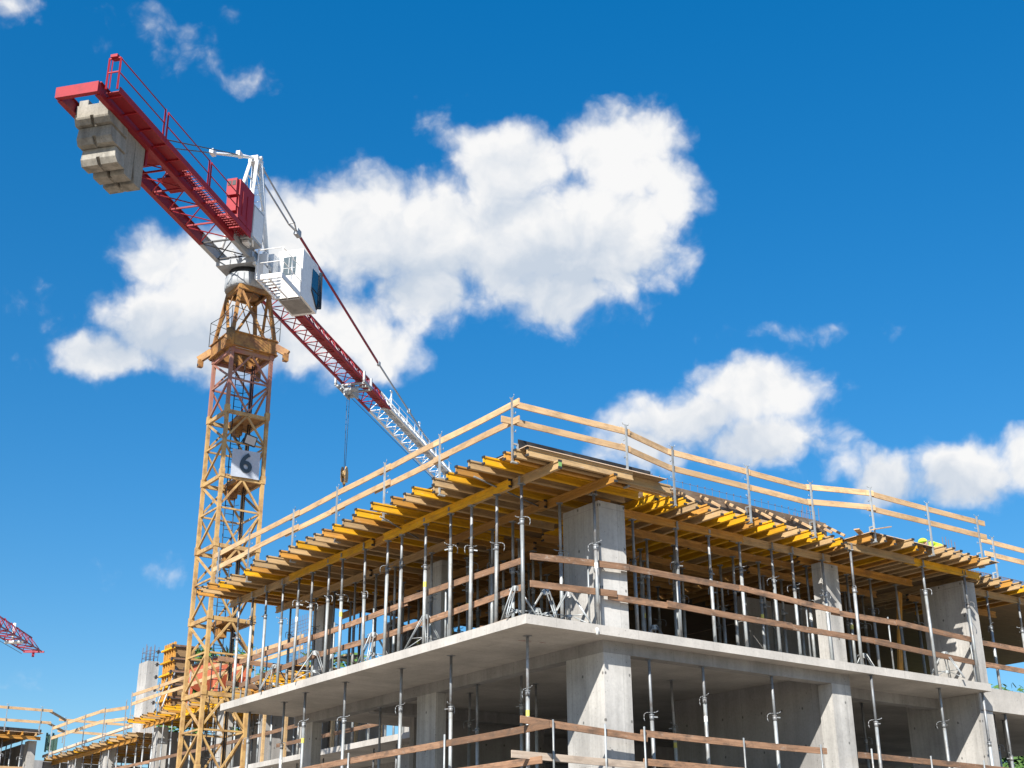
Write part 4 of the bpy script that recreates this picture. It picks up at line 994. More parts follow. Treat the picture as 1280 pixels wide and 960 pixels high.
m = MB(); ubox(m, U0 + 0.1, U1 - 0.2, V0 + 0.1, V1 - 0.1, Z0 - 0.02, Z0 + 0.03); part('cab_floor', m, M['wall'], cab)
m = MB(); m.tube(T(U0 + 0.3, V0 + 0.7, Z1), T(U0 + 0.3, V0 + 0.7, Z1 + 0.09), 0.06, 10); part('roof_lamp', m, M['cred'], cab)
m = MB(); PZ = 16.0
for k in range(8):
    uu = -1.30 + 0.25 * k; m.bar(T(uu, 0.95, PZ), T(uu, 1.98, PZ), 0.025, 0.05)
for v in (0.97, 1.46): m.bar(T(-1.3, v, PZ - 0.03), T(0.48, v, PZ - 0.03), 0.05, 0.07)
ubox(m, -1.32, 0.48, 1.96, 1.99, PZ - 0.06, PZ + 0.16); ubox(m, -1.34, -1.31, 0.95, 1.99, PZ - 0.06, PZ + 0.14)
part('cab_platform', m, M['cwhite'], crane)
m = MB()
for u, v in ((-1.32, 0.97), (-1.32, 1.97), (-0.4, 1.97), (0.46, 1.97)): m.bar(T(u, v, PZ), T(u, v, PZ + 1.25), 0.04)
for z in (PZ + 0.65, PZ + 1.22): m.path([T(-1.32, 0.97, z), T(-1.32, 1.97, z), T(0.46, 1.97, z)], 0.02, 6)
part('platform_railing', m, M['cwhite'], crane)
m = MB(); ubox(m, 0.0, 0.48, 0.50, 0.98, 16.55, 17.75); ubox(m, -0.8, -0.3, 0.62, 0.95, 16.3, 16.9); ubox(m, -0.55, -0.40, 0.6, 0.95, 17.0, 17.5)
m.bar(T(-0.2, 0.5, 17.1), T(0.5, 1.0, 16.1), 0.05); m.bar(T(0.3, 0.3, 16.9), T(0.40, 0.95, 15.95), 0.05); m.bar(T(0.1, 0.6, 16.9), T(0.15, 0.9, 15.9), 0.07)
m.bar(T(-0.9, 0.6, 16.95), T(0.5, 0.6, 16.95), 0.12, 0.12)
part('platform_boxes', m, M['cwhite'], crane)

# numbered sheet and floodlight tied to the mast
SY = CY - H2 - 0.10
sg = thing('number_sign', 'pale sheet with a dark figure 6 tied to the mast', 'sign', (CX + 0.0, SY, 8.86))
n = 8; m = MB()
gx = [0.50 - CX + 1.10 * i / n for i in range(n + 1)]; gz = [-0.52 + 1.04 * i / n for i in range(n + 1)]
random.seed(3)
vs = [(x, 0.010 * sin(7 * x + 3 * z) + random.uniform(-0.006, 0.006) - (0.01), z + 0.015 * sin(3 * x)) for z in gz for x in gx]
back = [(x, y + 0.006, z) for x, y, z in vs]
N = n + 1
fs = [(j * N + i, j * N + i + 1, (j + 1) * N + i + 1, (j + 1) * N + i) for j in range(n) for i in range(n)]
m._add(vs, fs, True); m._add(back, [tuple(reversed(f)) for f in fs], True)
part('sheet', m, M['banner'], sg)
cu = bpy.data.curves.new('numeral', 'FONT'); cu.body = '6'; cu.size = 1.02; cu.extrude = 0.004; cu.offset = 0.022; cu.align_x = 'CENTER'; cu.align_y = 'CENTER'
cu.materials.append(M['numeral'])
tmp = bpy.data.objects.new('numeral_outline', cu); COL.objects.link(tmp); bpy.context.view_layer.update()
me = bpy.data.meshes.new_from_object(tmp.evaluated_get(bpy.context.evaluated_depsgraph_get())); bpy.data.objects.remove(tmp)
o = put('numeral', me, sg, (0.55 + 0.50 - CX, -0.036, 0.0), (pi / 2, 0, 0))
m = MB()
for x in (0.52 - CX, 1.58 - CX):
    for z in (-0.5, 0.5): m.tube((x, 0, z), (x + (-0.2 if x < 0 else 0.15), 0.1, z * 1.15), 0.008, 5)
part('tie_cord', m, M['dark'], sg)
fl = thing('floodlight', 'small square floodlight above the number sheet on the mast', 'lamp', (1.17, SY - 0.02, 9.80), (radians(14), radians(8), radians(4)))
m = MB().box(-0.24, 0.24, 0.0, 0.10, -0.19, 0.19); part('housing', m, M['dark'], fl)
part('lens', MB().box(-0.20, 0.20, -0.012, 0.0, -0.15, 0.15), M['lamp'], fl)
part('bracket', MB().bar((-0.26, 0.05, 0), (-0.26, 0.2, -0.25), 0.03).bar((-0.26, 0.2, -0.25), (-0.62, 0.12, -0.05), 0.05), M['dark'], fl)

# ================================================================== SECOND CRANE (only the end of its jib shows)
dE = Vector((sin(radians(53.696)), -sin(radians(53.696 - 90)) * 0, 0))
def camdir(a): a = radians(a); return Vector((cos(a - radians(53.696)), -sin(a - radians(53.696)), 0))
CAM = Vector((-17.261, -23.02, -6.216))
tip = Vector((4.50, 54.0, 7.95))
bdir = (camdir(178.0)); side = Vector((bdir.y, -bdir.x, 0))
base = tip + bdir * 36
c2 = thing('tower_crane', 'pinkish red lattice jib end of a second crane at the far left', 'crane', (base.x, base.y, GZ))
def T2(s, v, z): p = tip + bdir * s + side * v; return Vector((p.x - base.x, p.y - base.y, z - GZ))
m = MB(); zl = 7.95
for v in (-0.5, 0.5): m.bar(T2(0, v, zl), T2(40, v, zl), 0.06)
ztop = lambda s: zl + 0.68 + min(0.40, s * 0.03)
m.bar(T2(0.5, 0, ztop(0.5)), T2(40, 0, ztop(40)), 0.06)
s = 0.3
while s < 39:
    for v in (-0.5, 0.5): m.tube(T2(s, v, zl), T2(s + 0.55, 0, ztop(s + 0.55)), 0.025, 5); m.tube(T2(s + 0.55, 0, ztop(s + 0.55)), T2(s + 1.1, v, zl), 0.025, 5)
    m.tube(T2(s, -0.5, zl), T2(s + 1.1, 0.5, zl), 0.03, 5); m.tube(T2(s, -0.5, zl), T2(s, 0.5, zl), 0.03, 5); s += 1.1
m.bar(T2(-0.15, -0.6, zl), T2(-0.15, 0.6, zl), 0.10); m.bar(T2(-0.1, 0, zl - 0.3), T2(-0.1, 0, zl), 0.12)
part('jib', m, painted('faded pinkish red crane paint', (0.30, 0.03, 0.055), (0.16, 0.03, 0.05), 0.5, 0.5), c2)
m = MB(); m.tube(T2(3.6, 0.0, zl - 0.0), T2(3.6, 0.0, zl + 0.9), 0.08, 8).tube(T2(3.3, -0.5, zl - 0.1), T2(3.3, 0.5, zl - 0.1), 0.1, 8); part('trolley', m, M['cwhite'], c2)
part('trolley_rope', MB().tube(T2(0.4, 0.5, zl - 0.2), T2(36, 0.5, zl - 0.2), 0.015, 5), M['rope'], c2)
m = MB()
for a, b in cor:
    m.bar((a * 0.8, b * 0.8, 0), (a * 0.8, b * 0.8, zl - GZ + 5), 0.15)
z = 0.5
while z < zl - GZ + 3:
    for k in range(4):
        a, b = cor[k]; c, d = cor[(k + 1) % 4]; m.bar((a * .8, b * .8, z), (c * .8, d * .8, z + 1.2), 0.08); m.bar((c * .8, d * .8, z + 1.2), (a * .8, b * .8, z + 2.4), 0.08)
    z += 2.4
part('mast', m, M['cyellow'], c2)

# ================================================================== REAR WING (facade x = 8.7, running away to the left)
wing = thing('concrete_wing', 'rear wing of bare concrete slabs behind the crane', 'building', (8.7, 16.6, GZ))
def wp(name, *a, **k): return cpart(name, *a, root=wing, **k)
wp('floor_slab', 8.7, 30, 16.55, 64.6, -0.22, 0, 'slab'); wp('floor_slab', 8.7, 30, 16.55, 64.6, FL - 0.22, FL, 'slab')
for y in (20.5, 29.0, 38.2, 46.6, 54.5, 60.5):
    wp('column', 9.7, 10.25, y, y + 0.8, 0, 3.25, 'column'); wp('column', 9.7, 10.25, y, y + 0.8, FL, -0.222, 'column'); wp('column', 9.7, 10.25, y, y + 0.8, GZ, FL - 0.222, 'column')
wp('core_wall', 14.0, 14.25, 30, 58, 0, 3.25, 'wall'); wp('core_wall', 10.3, 13.9, 35.0, 35.2, 0, 3.2, 'wall'); wp('core_wall', 10.3, 22, 48.3, 48.5, 0, 3.25, 'wall'); wp('core_wall', 9.0, 26, 64.2, 64.4, 0, 2.88, 'wall'); wp('core_wall', 9.0, 22, 64.2, 64.4, FL, -0.23, 'wall'); wp('core_wall', 12.6, 12.85, 17.2, 34, FL, -0.222, 'wall'); wp('core_wall', 12.6, 12.85, 40, 56, FL, -0.222, 'wall')
def wdeck(x0, x1, y0, y1, label, z=DECK - 0.021): return deck(x0, x1, y0, y1, label, z)
wdeck(9.2, 16, 27.5, 47.9, 'plywood deck of the rear wing behind the crane'); wdeck(9.2, 16, 48.6, 64.4, 'lower plywood deck at the far end of the rear wing', DECK - 0.62)
seq = 'oytoyyotyotyoyt'
i = 0; y = 27.7
while y < 47.9:
    c = seq[i % len(seq)]
    xt = 8.35 + 0.25 * ((i * 7) % 4) / 3 - (0.25 if i % 5 == 0 else 0)
    joist((xt, y, JB), (xt + 4.8, y, JB), WM[c], '%s joist tip on the rear wing, %s from its near end' % (WN[c], ORD[i]), 'joists of the rear wing', True)
    y += 0.72; i += 1
i = 0; y = 48.8
while y < 64.2:
    c = 'ttotyt'[i % 6]
    xt = 8.75 + 0.2 * ((i * 5) % 3) / 2
    joist((xt, y, JB - 0.6), (xt + 4.2, y, JB - 0.6), WM[c], '%s joist tip on the low far deck, %s from its near end' % (WN[c], ORD[i]), 'joists of the far rear wing', True)
    y += 0.95; i += 1
for k, (a, b) in enumerate(((27.6, 33.0), (32.8, 38.2), (38.0, 43.4), (43.2, 48.3))):
    joist((9.35 + 0.09 * (k % 2), a, LB), (9.35 + 0.09 * (k % 2), b, LB), 'orange' if k % 2 else 'yellow', 'main beam under the rear wing deck, %s from the crane' % ORD[k], 'main beams of the rear wing', True, 'main_beam', 'beam')
for k, (a, b) in enumerate(((48.9, 55.0), (54.8, 64.3))):
    joist((9.45 + 0.09 * (k % 2), a, LB - 0.6), (9.45 + 0.09 * (k % 2), b, LB - 0.6), 'orange', 'main beam under the %s half of the low far deck' % ('near', 'far')[k], 'main beams of the rear wing', True, 'main_beam', 'beam')
y = 17.5; i = 0
while y < 48.2:
    prop(9.15 if y < 27 else 9.39, y, 0, LB, 'prop along the open side of the rear wing, %s from the near building' % ORD[i], 'props of the rear wing', small=True); y += 1.32; i += 1
y = 49.2; i = 0
while y < 64.3:
    prop(9.5, y, 0, LB - 0.6, 'prop under the low far deck, %s from its near end' % ORD[i], 'props of the rear wing', small=True); y += 1.45; i += 1
y = 18.0; i = 0
while y < 60:
    prop(11.6, y, 0, 3.3 if y < 48.4 else 2.7, 'shaded inner prop of the rear wing, %s from the near building' % ORD[i], 'inner props of the rear wing', small=True); y += 2.3; i += 1
for i, y in enumerate((17.4, 19.0, 20.9, 22.6, 24.6, 26.8, 29.2, 31.5)):
    prop(9.3, y, FL, -0.224, 'prop in the rear wing lower storey, %s from the near building' % ORD[i], 'lower props of the rear wing', small=True)
rail((8.95, 17, 1.35), (8.95, 27.5, 1.25), 'brown', 'upper board on the near part of the rear wing', 'guard boards of the rear wing')
rail((8.95, 27.2, 1.3), (8.95, 45.5, 1.3), 'brown', 'upper board on the rear wing below its deck', 'guard boards of the rear wing')
rail((8.95, 18, 0.62), (8.95, 30.5, 0.62), 'brown', 'lower board on the near part of the rear wing', 'guard boards of the rear wing')
rail((8.95, 45.6, 1.25), (8.95, 60.5, 1.25), 'brown', 'upper board on the far part of the rear wing', 'guard boards of the rear wing')
rail((8.95, 16.9, -2.5), (8.95, 26.5, -2.5), 'brown', 'board in the lower storey of the rear wing, near part', 'guard boards of the rear wing')
rail((8.95, 26.0, -2.2), (8.95, 34.0, -2.2), 'brown', 'board in the lower storey of the rear wing, far part', 'guard boards of the rear wing')
# guard rails above the wing deck
G = 'guard rails of the rear wing'
wposts = [(8.55, 28.0), (8.55, 32.4), (8.55, 36.4), (8.55, 40.0), (8.55, 44.2), (8.55, 48.1)]
for i, (x, y) in enumerate(wposts):
    guard_post((x, y), JB, 5.18, (-1, 0), 'guard post on the rear wing deck, %s from the near building' % ORD[i], 'guard posts of the rear wing')
for i, (a, b) in enumerate(((27.8, 32.8), (32.1, 40.5), (39.6, 48.3))):
    board('guard_rail', (8.60, a, 5.02), (8.60, b, 5.05), 0.034, 0.18, 'pine', 'top pine rail on the rear wing deck, %s from the near building' % ORD[i], 'rail', G)
    board('guard_rail', (8.60, a, 4.52), (8.60, b, 4.55), 0.034, 0.18, 'pine', 'lower pine rail on the rear wing deck, %s from the near building' % ORD[i], 'rail', G)
wposts = [(8.6, 49.0), (8.6, 52.4), (8.6, 55.8), (8.6, 59.2), (8.6, 62.0)]
for i, (x, y) in enumerate(wposts):
    guard_post((x, y), JB - 0.6, 4.85, (-1, 0), 'guard post on the low far deck, %s from its near end' % ORD[i], 'guard posts of the far rear wing')
for i, (a, b, z0, z1) in enumerate(((48.8, 53.4, 4.45, 4.75), (52.6, 62.2, 4.75, 4.72))):
    board('guard_rail', (8.65, a, z0), (8.65, b, z1), 0.034, 0.19, 'pine', ('sloping top pine rail at the near end of the low far deck', 'top pine rail along the low far deck')[i], 'rail', G)
    board('guard_rail', (8.65, a, z0 - 0.62), (8.65, b, z1 - 0.6), 0.034, 0.19, 'pine', ('sloping lower pine rail at the near end of the low far deck', 'lower pine rail along the low far deck')[i], 'rail', G)
# white gutter like edge strip of the low deck
board('edge_strip', (8.95, 48.7, 3.45), (8.95, 64.3, 3.22), 0.12, 0.16, 'plyedge', 'pale sunlit edge strip along the low far deck', 'board')
# cast column with starter bars and column form on the wing deck
t = thing('cast_column', 'freshly cast white concrete column with bars sticking out on top, on the rear deck', 'column', (11.4, 53.9, 3.0))
part('shaft', MB().box(0, 0.75, 0, 1.40, 0, 5.1), M['column'], t)
m = MB()
for a in (0.1, 0.38, 0.65):
    for b in (0.1, 0.7, 1.3): m.tube((a, b, 5.1), (a + random.uniform(-.03, .03), b, 6.0 + random.uniform(-0.1, 0.25)), 0.02, 5)
for z in (5.4, 5.75): m.path([(0.1, 0.1, z), (0.65, 0.1, z), (0.65, 1.3, z), (0.1, 1.3, z), (0.1, 0.1, z)], 0.014, 5)
part('starter_bars', m, M['rebar'], t)
t = thing('column_form', 'tall yellow timber column form with steel walers on the rear deck', 'formwork', (10.5, 47.2, DECK))
m = MB()
for b in (0.0, 0.35, 0.7, 1.05, 1.4): m.box(-0.12, 0.0, b, b + 0.09, 0, 4.35)
part('stud', m, M['orange'], t)
part('panel', MB().box(0.0, 1.15, 0.0, 1.55, 0.0, 4.2), M['ply'], t)
for k in range(6):
    z = 0.35 + 0.72 * k
    part('waler', MB().box(-0.24, -0.12, -0.15, 1.65, z, z + 0.10), M['yellow'], t); part('waler', MB().box(-0.2, 1.3, -0.14, -0.003, z + 0.12, z + 0.22), M['brown'], t)
for k in range(6):
    z = 0.40 + 0.72 * k
    for yy in (-0.4, 1.75): part('tie_rod', MB().tube((-0.5, yy, z), (1.3, yy, z), 0.025, 6).box(-0.40, -0.32, yy - 0.09, yy + 0.09, z - 0.1, z + 0.1), M['dark'], t)
for yy in (0.3, 1.2): part('raking_shore', MB().tube((0.2, yy - 0.2, 3.0), (-1.1, yy - 1.5, 0.05), 0.05, 8), M['galv'], t)
# concrete skip on its legs
t = thing('concrete_skip', 'orange red steel concrete skip on legs beside the column form', 'skip', (10.6, 41.6, DECK))
m = MB()
lo = [(0.55, 0.9, 1.15), (1.25, 0.9, 1.15), (1.25, 3.0, 1.15), (0.55, 3.0, 1.15)]; md = [(0, 0, 1.75), (2.0, 0, 1.75), (2.0, 4.0, 1.75), (0, 4.0, 1.75)]; hi = [(-0.05, -0.1, 2.6), (2.05, -0.1, 2.6), (2.05, 4.1, 2.6), (-0.05, 4.1, 2.6)]
m.hexa(lo, md); m.hexa([(x, y, z + 0.003) for x, y, z in md], hi)
part('hopper', m, M['skipred'], t)
m = MB()
for a, b in ((0, 0), (2, 0), (2, 4), (0, 4)): m.bar((-0.1, -0.15, 2.62) if (a, b) == (0, 0) else (a + 0.05, b + 0.1, 2.62), (-0.1, 4.15, 2.62) if (a, b) == (0, 0) else (a + 0.05, -0.15 if b else 4.15, 2.62), 0.10)
part('rim', m, M['dark'], t)
for a, b in ((0.15, 0.2), (1.85, 0.2), (1.85, 3.8), (0.15, 3.8)): part('leg', MB().box(a - 0.14, a + 0.14, b - 0.14, b + 0.14, 0, 1.8), M['skipred'], t)
m = MB()
for b in (0.2, 3.8): m.bar((0.15, b, 0.15), (1.85, b, 0.15), 0.12)
for a in (0.15, 1.85): m.bar((a, 0.2, 0.15), (a, 3.8, 0.15), 0.12)
m.bar((0.15, 0.2, 0.3), (0.15, 2.0, 1.2), 0.1); m.bar((0.15, 3.8, 0.3), (0.15, 2.0, 1.2), 0.1)
part('leg_frame', m, M['skipred'], t)
# standing wall mats
for k, (y0, y1, lab) in enumerate(((27.6, 29.9, 'standing reinforcing mat seen through the props under the deck end'), (29.95, 32.0, 'standing reinforcing mat just right of the crane mast'))):
    t = thing('rebar_mat', lab, 'rebar', (9.9 + 0.1 * k, y0, DECK), (0, 0, 0), 'standing reinforcing mats on the rear wing')
    m = MB(); L = y1 - y0; a = 0.0
    while a <= L + 0.01: m.tube((0, a, 0), (0.02, a, 2.9), 0.010, 5); a += 0.17
    z = 0.1
    while z < 2.8: m.tube((0.015, 0, z), (0.015, L, z), 0.009, 5); z += 0.17
    part('bars', m, M['rebar'], t)
# heap of offcuts on the rear deck end, each piece lifts off
random.seed(11)
for k in range(22):
    y = 25.6 + 0.42 * k % 6.5 + random.uniform(-.2, .2); x = 8.6 + random.uniform(0, 1.2); z = 2.5 + random.uniform(0, 1.35)
    L = random.uniform(0.9, 2.4); a = random.uniform(-0.9, 0.9)
    c = random.choice(('pine', 'pine', 'orange', 'brown', 'tan'))
    board('offcut', (x, y, z), (x + L * cos(a) * 0.6, y + L * sin(a), z + random.uniform(-0.2, 0.3)), random.uniform(0.04, 0.2), random.uniform(0.04, 0.12), c, 'timber offcut in the jumbled heap at the near end of the rear wing deck', 'timber', 'jumbled timber offcuts on the rear wing')
t = thing('stacking_frame', 'timber and prop rack carrying the offcuts at the near end of the rear wing', 'rack', (8.8, 25.2, 0))
for a, b in ((0.1, 0.1), (2.4, 0.1), (0.1, 2.2), (2.4, 2.2), (0.1, 4.4), (2.4, 4.4), (0.1, 6.6), (2.4, 6.6)): part('post', MB().box(a - 0.06, a + 0.06, b - 0.06, b + 0.06, 0, 2.4), M['tan'], t)
m = MB()
for b in (0.1, 2.2, 4.4, 6.6): m.box(-0.3, 2.7, b - 0.05, b + 0.05, 2.3, 2.46)
part('bearer', m, M['orange'], t)
part('platform', MB().box(-0.25, 2.6, 0.0, 6.8, 2.46, 2.5), M['ply'], t)

for k, (x, y, L, a, c, lab) in enumerate(((0.25, 1.0, 1.5, 1.5, 'grey_board', 'short grey plank lying on the left slab edge near the corner'), (0.55, 1.25, 1.2, 1.25, 'pine', 'pale offcut lying across the left slab edge near the corner'), (0.2, 2.0, 0.9, 0.9, 'brown', 'brown block lying on the left slab edge by the second prop'),
        (0.7, 10.4, 1.8, 1.7, 'tan', 'tan timber lying on the slab left of the middle'), (0.3, 12.6, 1.6, 1.4, 'yellow', 'yellow offcut lying at the far left slab edge'), (5.4, 1.9, 1.8, 0.2, 'grey_board', 'grey plank lying on the slab right of the corner column'), (12.5, 1.2, 2.2, 0.1, 'film', 'dark panel offcut lying on the slab right of the middle column'))):
    board('offcut', (x, y, 0.05 + 0.02 * (k % 2)), (x + L * cos(a), y + L * sin(a), 0.07 + 0.05 * (k % 3)), 0.14, 0.07, c, lab, 'timber')
board('shore_plank', (16.3, 2.4, 0.06), (16.95, 2.5, 3.2), 0.20, 0.08, 'orange', 'amber plank leaning upright in the shade left of the right pier', 'plank', None, (0, 1, 0))
# ================================================================== FAR BLOCK (facade y = 62.6)
blk = thing('concrete_block', 'far concrete block with props and dark openings at the left photo edge', 'building', (-6, 62.6, GZ))
def bp(name, *a, **k): return cpart(name, *a, root=blk, **k)
ZB = 0.80
bp('floor_slab', -24, 8.3, 62.7, 78, ZB - 0.24, ZB, 'slab'); bp('floor_slab', -24, 8.3, 62.7, 78, ZB - 4.2, ZB - 3.96, 'slab')
for x in (7.55, 0.0, -6.5, -13.5, -20.5):
    bp('column', x, x + 0.5, 63.0, 63.8, ZB, ZB + 3.2, 'column'); bp('column', x, x + 0.8, 63.0, 63.8, GZ, ZB - 0.242, 'column')
bp('core_wall', -24, 8.3, 73.0, 73.3, ZB, ZB + 3.45, 'wall'); bp('core_wall', 8.0, 8.25, 66.0, 73.0, ZB, ZB + 3.3, 'wall'); bp('core_wall', 8.4, 20.0, 76.0, 76.3, GZ, 4.2, 'wall'); bp('core_wall', -24, 8.3, 67.0, 67.3, GZ, ZB - 0.25, 'wall')
deck(-24, 8.2, 62.3, 78, 'plywood deck on top of the far block', ZB + 3.2 + 0.42)
joist((-2.5, 62.5, ZB + 3.2), (8.1, 62.5, ZB + 3.2), 'orange', 'long beam under the deck of the far block', 'beams of the far block', True, 'main_beam', 'beam')
joist((-14, 62.55, ZB + 3.2), (-2.2, 62.55, ZB + 3.2), 'orange', 'beam under the far block deck outside the photo', 'beams of the far block', True, 'main_beam', 'beam')
i = 0; x = 7.7
while x > -4:
    c = 'tootyo'[i % 6]
    joist((x, 62.1, ZB + 3.2 + JH), (x, 66.5, ZB + 3.2 + JH), WM[c], '%s joist tip under the far block deck, %s from its corner' % (WN[c], ORD[i]), 'joists of the far block', False); x -= 0.85; i += 1
for i, x in enumerate((7.1, 6.6, 5.9, 5.3, 4.7, 4.3, 3.4, 2.6, 1.6, 0.0, -1.6, -3.2)):
    prop(x, 62.95 + 0.5 * (i % 2), ZB, ZB + 3.2, 'prop on the far block, %s from its corner' % ORD[i], 'props of the far block', small=True)
for i, x in enumerate((7.0, 5.8, 4.6, 3.5, 2.2, 0.8, -0.6)):
    prop(x, 66.0, ZB, ZB + 3.2, 'shaded back row prop of the far block, %s from its corner' % ORD[i], 'props of the far block', small=True)
for z, s in ((2.15, 'upper'), (1.45, 'lower')):
    board('guard_board', (7.3, 62.72, z + 0.1), (-8, 62.72, z + 0.1), 0.035, 0.2, 'pine', '%s pine board between the props of the far block' % s, 'board', 'guard boards of the far block')
ZD = ZB + 3.2 + 0.44
upright('stop_board', (-14, 62.5, ZD), (8.1, 62.5, ZD), 0.22, 0.03, 'film', 'dark stop board along the deck of the far block')
for i, x in enumerate((7.9, 5.75, 2.9, -0.5, -4.0)):
    guard_post((x, 62.3), ZB + 3.6, 6.05, (0, -1), 'guard post on the far block, %s from its corner' % ORD[i], 'guard posts of the far block')
for z, s in ((5.85, 'top'), (5.1, 'lower')):
    board('guard_rail', (8.6, 62.36, z), (-6, 62.36, z), 0.034, 0.17, 'pine', '%s pine rail along the far block' % s, 'rail', 'guard rails of the far block')
    board('guard_rail', (8.4, 62.4, z), (10.6, 66.0, z), 0.034, 0.17, 'pine', '%s pine rail turning back at the corner of the far block' % s, 'rail', 'guard rails of the far block')
    board('guard_rail', (10.2, 66.0, z), (17.0, 66.0, z), 0.034, 0.17, 'pine', '%s pine rail behind the low far deck' % s, 'rail', 'guard rails of the far block')
for i, x in enumerate((10.6, 13.4, 16.2)):
    guard_post((x, 65.95), ZB + 3.6, 6.0, (0, -1), 'guard post behind the low far deck, %s from the far block corner' % ORD[i], 'guard posts of the far block')
t = thing('survey_tripod', 'thin dark tripod standing on the deck of the far block', 'tripod', (5.2, 65.0, ZD))
for k in range(3):
    a = 2.1 * k + 0.4; part('leg', MB().tube((0, 0, 2.3), (0.75 * cos(a), 0.75 * sin(a), 0.0), 0.025, 6), M['dark'], t)
part('head', MB().tube((0, 0, 2.25), (0, 0, 2.75), 0.04, 6), M['dark'], t)
t = thing('netting_panel', 'green netting hung between the far block and the low far deck', 'netting', (8.55, 62.9, 3.35))
m = MB()
for k in range(6): m.box(0.0 + 0.13 * k, 0.12 + 0.13 * k, -0.03 * (k % 2), 0.02, 0.0 + 0.1 * (k % 2), 1.2 - 0.1 * (k % 3))
part('net', m, M['netting'], t)

# ================================================================== TREES
def tree(x, y, h, spread, label, seed, z=GZ, n=5200, leaf=0.34):
    rs = random.Random(seed)
    t = thing('tree', label, 'tree', (x, y, z), (0, 0, 0), 'trees behind the building')
    m = MB()
    m.tube((0, 0, 0), (0.2, 0.1, h * 0.35), h * 0.022, 8, h * 0.017); m.tube((0.2, 0.1, h * 0.35), (0.1, -0.1, h * 0.75), h * 0.017, 8, h * 0.006)
    clumps = []
    for k in range(34):
        a = rs.uniform(0, 6.28); f = rs.uniform(0.32, 0.97); r = spread * (sin(pi * min(1, (f - 0.2) / 0.85)) ** 0.7) * rs.uniform(0.35, 1.0)
        c = Vector((cos(a) * r, sin(a) * r, h * f)); clumps.append((c, rs.uniform(0.6, 1.35) * spread * 0.27))
        if k % 2 == 0:
            s = Vector((0.15, 0, h * max(0.3, f - 0.22))); m.tube(s, c, h * 0.006, 5, h * 0.002)
    part('trunk', m, M['trunk'], t)
    lm = MB()
    for k in range(n):
        c, r = clumps[rs.randrange(len(clumps))]
        d = Vector((rs.gauss(0, 1), rs.gauss(0, 1), rs.gauss(0, 0.8))).normalized() * r * (rs.random() ** 0.45)
        p = c + d; u = Vector((rs.gauss(0, 1), rs.gauss(0, 1), rs.gauss(0, 0.6))).normalized(); w_ = u.orthogonal().normalized()
        s = leaf * rs.uniform(0.5, 1.2)
        lm.v += [tuple(p - u * s), tuple(p + w_ * s * 0.45), tuple(p + u * s), tuple(p - w_ * s * 0.45)]
        o = len(lm.v) - 4; lm.f.append((o, o + 1, o + 2, o + 3)); lm.sm.append(False)
    part('crown', lm, M['leaf'], t)
    return t
def at(px_az, dist): d = camdir(px_az); return CAM.x + d.x * dist, CAM.y + d.y * dist
for k, (a, d, h, sp, lab) in enumerate(((-12.4, 96, 19.4, 4.6, 'tall green tree seen through the crane mast above the red skip'), (-9.6, 92, 17.2, 4.0, 'green tree just right of the crane mast, low behind the mats'), (-7.7, 88, 18.2, 4.6, 'green tree glimpsed between props below the left deck'),
        (14.2, 80, 10.6, 5.6, 'green tree low in the opening left of the lower right pier'), (17.3, 78, 10.4, 5.2, 'green tree low in the opening beside the lower right pier'), (19.9, 80, 12.2, 5.5, 'green tree at the lower right photo corner'), (21.1, 84, 13.0, 5.2, 'tall green tree behind the props at the right photo edge'))):
    x, y = at(a, d); tree(x, y, h, sp, lab, 20 + k)

# ================================================================== CAMERA
R_ = Vector((0, 0, 0)); pit = radians(22.3595); rol = radians(-0.393)
fh = camdir(0); rh = camdir(90); Zv = Vector((0, 0, 1))
fwd = fh * cos(pit) + Zv * sin(pit); up0 = -fh * sin(pit) + Zv * cos(pit)
Rv = rh * cos(rol) + up0 * sin(rol); Uv = -rh * sin(rol) + up0 * cos(rol)
cd = bpy.data.cameras.new('camera'); cam = bpy.data.objects.new('camera', cd); COL.objects.link(cam)
cd.sensor_width = 36; cd.lens = 36 * 1600.1 / 1280; cd.clip_start = 0.1; cd.clip_end = 5000
cam.matrix_world = Matrix((Rv, Uv, -fwd)).transposed().to_4x4(); cam.location = CAM
SC.camera = cam

# ================================================================== SUN AND SKY
sdir = Vector((-1.09, -0.81, 1.0)).normalized()
EL = math.asin(sdir.z); ROT = math.atan2(sdir.x, sdir.y)
sl = bpy.data.lights.new('sun', 'SUN'); sl.energy = 5.0; sl.angle = radians(0.5); sl.color = (1.0, 0.95, 0.87)
so = bpy.data.objects.new('sun', sl); COL.objects.link(so); so.rotation_euler = sdir.to_track_quat('Z', 'Y').to_euler(); so.location = (-60, -40, 60)

wd = bpy.data.worlds.new('World'); SC.world = wd; wd.use_nodes = True
nt = wd.node_tree; nt.nodes.clear()
N = nt.nodes.new
def math_(op, a, b=None, c=None, clamp=False):
    n = N('ShaderNodeMath'); n.operation = op; n.use_clamp = clamp
    for i, v in enumerate((a, b, c)):
        if v is None: continue
        if isinstance(v, (int, float)): n.inputs[i].default_value = v
        else: nt.links.new(v, n.inputs[i])
    return n.outputs[0]
def vmath(op, a, b=None):
    n = N('ShaderNodeVectorMath'); n.operation = op
    for i, v in enumerate((a, b)):
        if v is None: continue
        if isinstance(v, tuple): n.inputs[i].default_value = v
        else: nt.links.new(v, n.inputs[i])
    return n
sky = N('ShaderNodeTexSky'); sky.sky_type = 'NISHITA'; sky.sun_disc = False; sky.sun_elevation = EL; sky.sun_rotation = ROT
sky.air_density = 1.0; sky.dust_density = 0.3; sky.ozone_density = 2.5; sky.altitude = 200
hs = N('ShaderNodeHueSaturation'); hs.inputs['Saturation'].default_value = 1.42; hs.inputs['Hue'].default_value = 0.497; hs.inputs['Value'].default_value = 1.0
nt.links.new(sky.outputs[0], hs.inputs['Color'])
